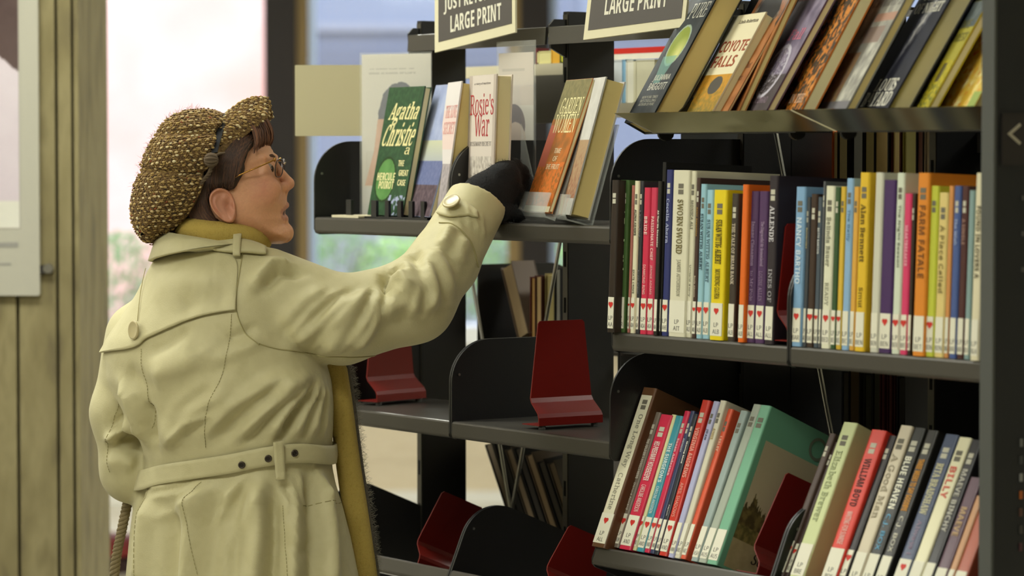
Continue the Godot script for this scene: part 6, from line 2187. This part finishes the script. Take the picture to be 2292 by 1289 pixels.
	var rn := normals_of(rv, rtri)
	if rn[20 * 4 + 1].y < 0.0:
		for k in range(0, rtri.size(), 3):
			var s := rtri[k + 1]
			rtri[k + 1] = rtri[k + 2]
			rtri[k + 2] = s
	var band := part(mesh_of(rv, rtri), "ribbon_band", m("141518", 0.75), cap)
	var yarn := m("5f5140", 0.95)
	var ks := st_new()
	for k in 5:
		var ring := PackedVector3Array()
		for i in 17:
			var an := TAU * i / 16.0
			var tilt := k * 0.63
			ring.append(g(488, 358, 0.108) + Vector3(cos(an) * 0.0085, sin(an) * cos(tilt) * 0.0085, sin(an) * sin(tilt) * 0.0085))
		add_tube(ks, ring, [0.0028, 0.0028], 6)
	part(ks.commit(), "yarn_knot", yarn, band)
	var cs := st_new()
	for ph in [0.0, PI]:
		var cp := PackedVector3Array()
		for i in 25:
			var s := i / 24.0
			var b := along([[486, 368], [480, 385], [468, 400], [456, 414]], s)
			cp.append(g(b.x + 4.0, b.y, lerpf(0.105, 0.092, s)) + Vector3(cos(s * 22 + ph), sin(s * 22 + ph), sin(s * 22 + ph)) * 0.0014)
		add_tube(cs, cp, [0.0024, 0.0020], 6)
	part(cs.commit(), "twisted_cord", yarn, band)
	part(tube(PackedVector3Array([g(494, 350, 0.106), g(506, 344, 0.104), g(517, 342, 0.098)]), [0.0025, 0.0012], 6), "cord_end", yarn, band)

func nub(places: Array, tints: Array, p: Vector3, n: Vector3, pal: Array, slub: int):
	# slub 0: fine twisted grains of the ground yarn; 1: thick pale slubs lying along the rows
	var tx := Vector3(1, -0.1, 0)
	tx = (tx - n * tx.dot(n)).normalized().rotated(n, rng.randf_range(-0.9, 0.9) if slub == 0 else rng.randf_range(-0.3, 0.3))
	var ty := n.cross(tx)
	var k := rng.randf_range(0.75, 1.25)
	var size := Vector3(0.0021, 0.0010, 0.0011) if slub == 0 else Vector3(0.0030, 0.0017, 0.0017)
	places.append(Transform3D(Basis(tx * size.x * k, ty * size.y * k, n * size.z), p + n * (0.0004 if slub == 0 else 0.0010)))
	var c: String = pal[[2, 3, 4, 6, 3, 4, 5, 6][rng.randi() % 8]] if slub == 0 else pal[[0, 1, 2, 5, 7, 0, 2][rng.randi() % 7]]
	if slub == 0 and rng.randf() < 0.10: c = "40301f"
	if slub == 0 and rng.randf() < 0.012: c = "8f4a2c"
	tints.append(col(c).srgb_to_linear())

# ---- glove
func glove_core(p: Vector3) -> float:
	var d := bone(p, g(1040, 500, -0.065), g(1078, 442, -0.088), 0.035, 0.031)
	d = smin(d, bone(p, g(1082, 440, -0.088), g(1125, 400, -0.10), 0.030, 0.027), 0.02)
	d = smin(d, bone(p, g(1090, 452, -0.10), g(1140, 430, -0.125), 0.028, 0.022), 0.02)
	var fingers := [
		[[1122, 388, -0.085], [1150, 372, -0.115], [1163, 398, -0.140], [1156, 424, -0.150]],
		[[1132, 400, -0.100], [1166, 386, -0.128], [1182, 414, -0.150], [1174, 440, -0.158]],
		[[1136, 418, -0.115], [1172, 410, -0.138], [1188, 438, -0.156], [1178, 462, -0.162]],
		[[1132, 438, -0.122], [1164, 440, -0.142], [1178, 464, -0.156], [1168, 484, -0.160]]]
	for f in fingers:
		var fd := bone(p, g(f[0][0], f[0][1], f[0][2]), g(f[1][0], f[1][1], f[1][2]), 0.0135, 0.0122)
		fd = smin(fd, bone(p, g(f[1][0], f[1][1], f[1][2]), g(f[2][0], f[2][1], f[2][2]), 0.0120, 0.0108), 0.004)
		fd = smin(fd, bone(p, g(f[2][0], f[2][1], f[2][2]), g(f[3][0], f[3][1], f[3][2]), 0.0106, 0.0095), 0.004)
		d = smin(d, fd, 0.006)
	var th := bone(p, g(1085, 462, -0.075), g(1122, 476, -0.082), 0.017, 0.0140)
	th = smin(th, bone(p, g(1122, 476, -0.082), g(1158, 486, -0.105), 0.0135, 0.0110), 0.005)
	return smin(d, th, 0.010)

func build_glove():
	var wool := StandardMaterial3D.new()
	wool.resource_name = "black_wool"
	wool.albedo_color = col("141416")
	wool.roughness = 1.0
	wool.heightmap_enabled = true
	wool.heightmap_texture = noise_tex(0.10, 71, [], 256, FastNoiseLite.TYPE_CELLULAR, 2)
	wool.heightmap_scale = 0.1
	tri(wool, Vector3(10, 10, 10))
	var r := nets(glove_core, Vector3(0.33, 1.40, -0.20), Vector3(0.49, 1.54, 0.0), 0.0032)
	var gl := part(mesh_of(r[0], r[1]), "glove", wool, woman)
	var hs := st_new()
	var v: PackedVector3Array = r[0]
	var nn := normals_of(v, r[1])
	for i in 1100:
		var k := rng.randi() % v.size()
		var d := (nn[k] + Vector3(rng.randfn(), rng.randfn(), rng.randfn()) * 0.6).normalized()
		add_tube(hs, PackedVector3Array([v[k], v[k] + d * 0.003, v[k] + d * 0.005 + Vector3(0, -0.0012, 0)]), [0.00025, 0.0001], 3)
	var fz := part(hs.commit(), "wool_fuzz", m("222225", 0.95), gl)
	fz.set_meta("kind", "stuff")

# ---- what the coat leaves free below, and the strap on her arm
func lower_core(p: Vector3) -> float:
	var d := INF
	for s in [[-0.07, -0.05], [0.11, 0.05]]:
		var x: float = s[0]
		var z: float = s[1]
		d = minf(d, bone(p, Vector3(x, 0.62, z), Vector3(x, 0.10, z), 0.085, 0.055))
	return d

func shoe_core(p: Vector3) -> float:
	var d := INF
	for s in [[-0.07, -0.05], [0.11, 0.05]]:
		var x: float = s[0]
		var z: float = s[1]
		var f := smin(bone(p, Vector3(x - 0.02, 0.06, z), Vector3(x + 0.10, 0.035, z - 0.10), 0.048, 0.036), lump(p, Vector3(x, 0.09, z), Vector3(0.055, 0.05, 0.055)), 0.03)
		d = minf(d, maxf(f, -p.y))
	return d

func build_lower():
	var r := nets(lower_core, Vector3(-0.18, 0.05, -0.17), Vector3(0.22, 0.72, 0.17), 0.014)
	part(mesh_of(r[0], r[1]), "trousers", m("2f2c2a", 0.85), woman)
	r = nets(shoe_core, Vector3(-0.17, -0.012, -0.22), Vector3(0.28, 0.16, 0.14), 0.009)
	part(mesh_of(r[0], r[1]), "shoes", m("1d1917", 0.5), woman)
	var st := st_new()
	var bag := thing("braided_strap", "grey-brown braided cord strap hanging below the woman's bent left elbow", "strap", woman.transform)
	for ph in [0.0, TAU / 3, TAU * 2 / 3]:
		var cp := PackedVector3Array()
		for i in 90:
			var s := i / 89.0
			var b := along([[276, 1105], [270, 1135], [256, 1200], [243, 1265], [236, 1340], [232, 1420]], s)
			var w: float = s * 70.0 + ph
			cp.append(g(b.x, b.y, -0.065) + Vector3(cos(w) * 0.0042, 0, sin(w) * 0.0042))
		add_tube(st, cp, [0.0042, 0.0042], 7)
	var sm := StandardMaterial3D.new()
	sm.albedo_texture = noise_tex(0.15, 81, [Color("5a4f38"), Color("857654"), Color("6b5e42")])
	sm.roughness = 0.85
	tri(sm, Vector3(12, 12, 12))
	part(st.commit(), "braid", sm, bag)
	part(sdf_lump(Vector3(0.10, 0.12, 0.05), g(236, 1560, -0.065)), "pouch", m("4a3f30", 0.7), bag)
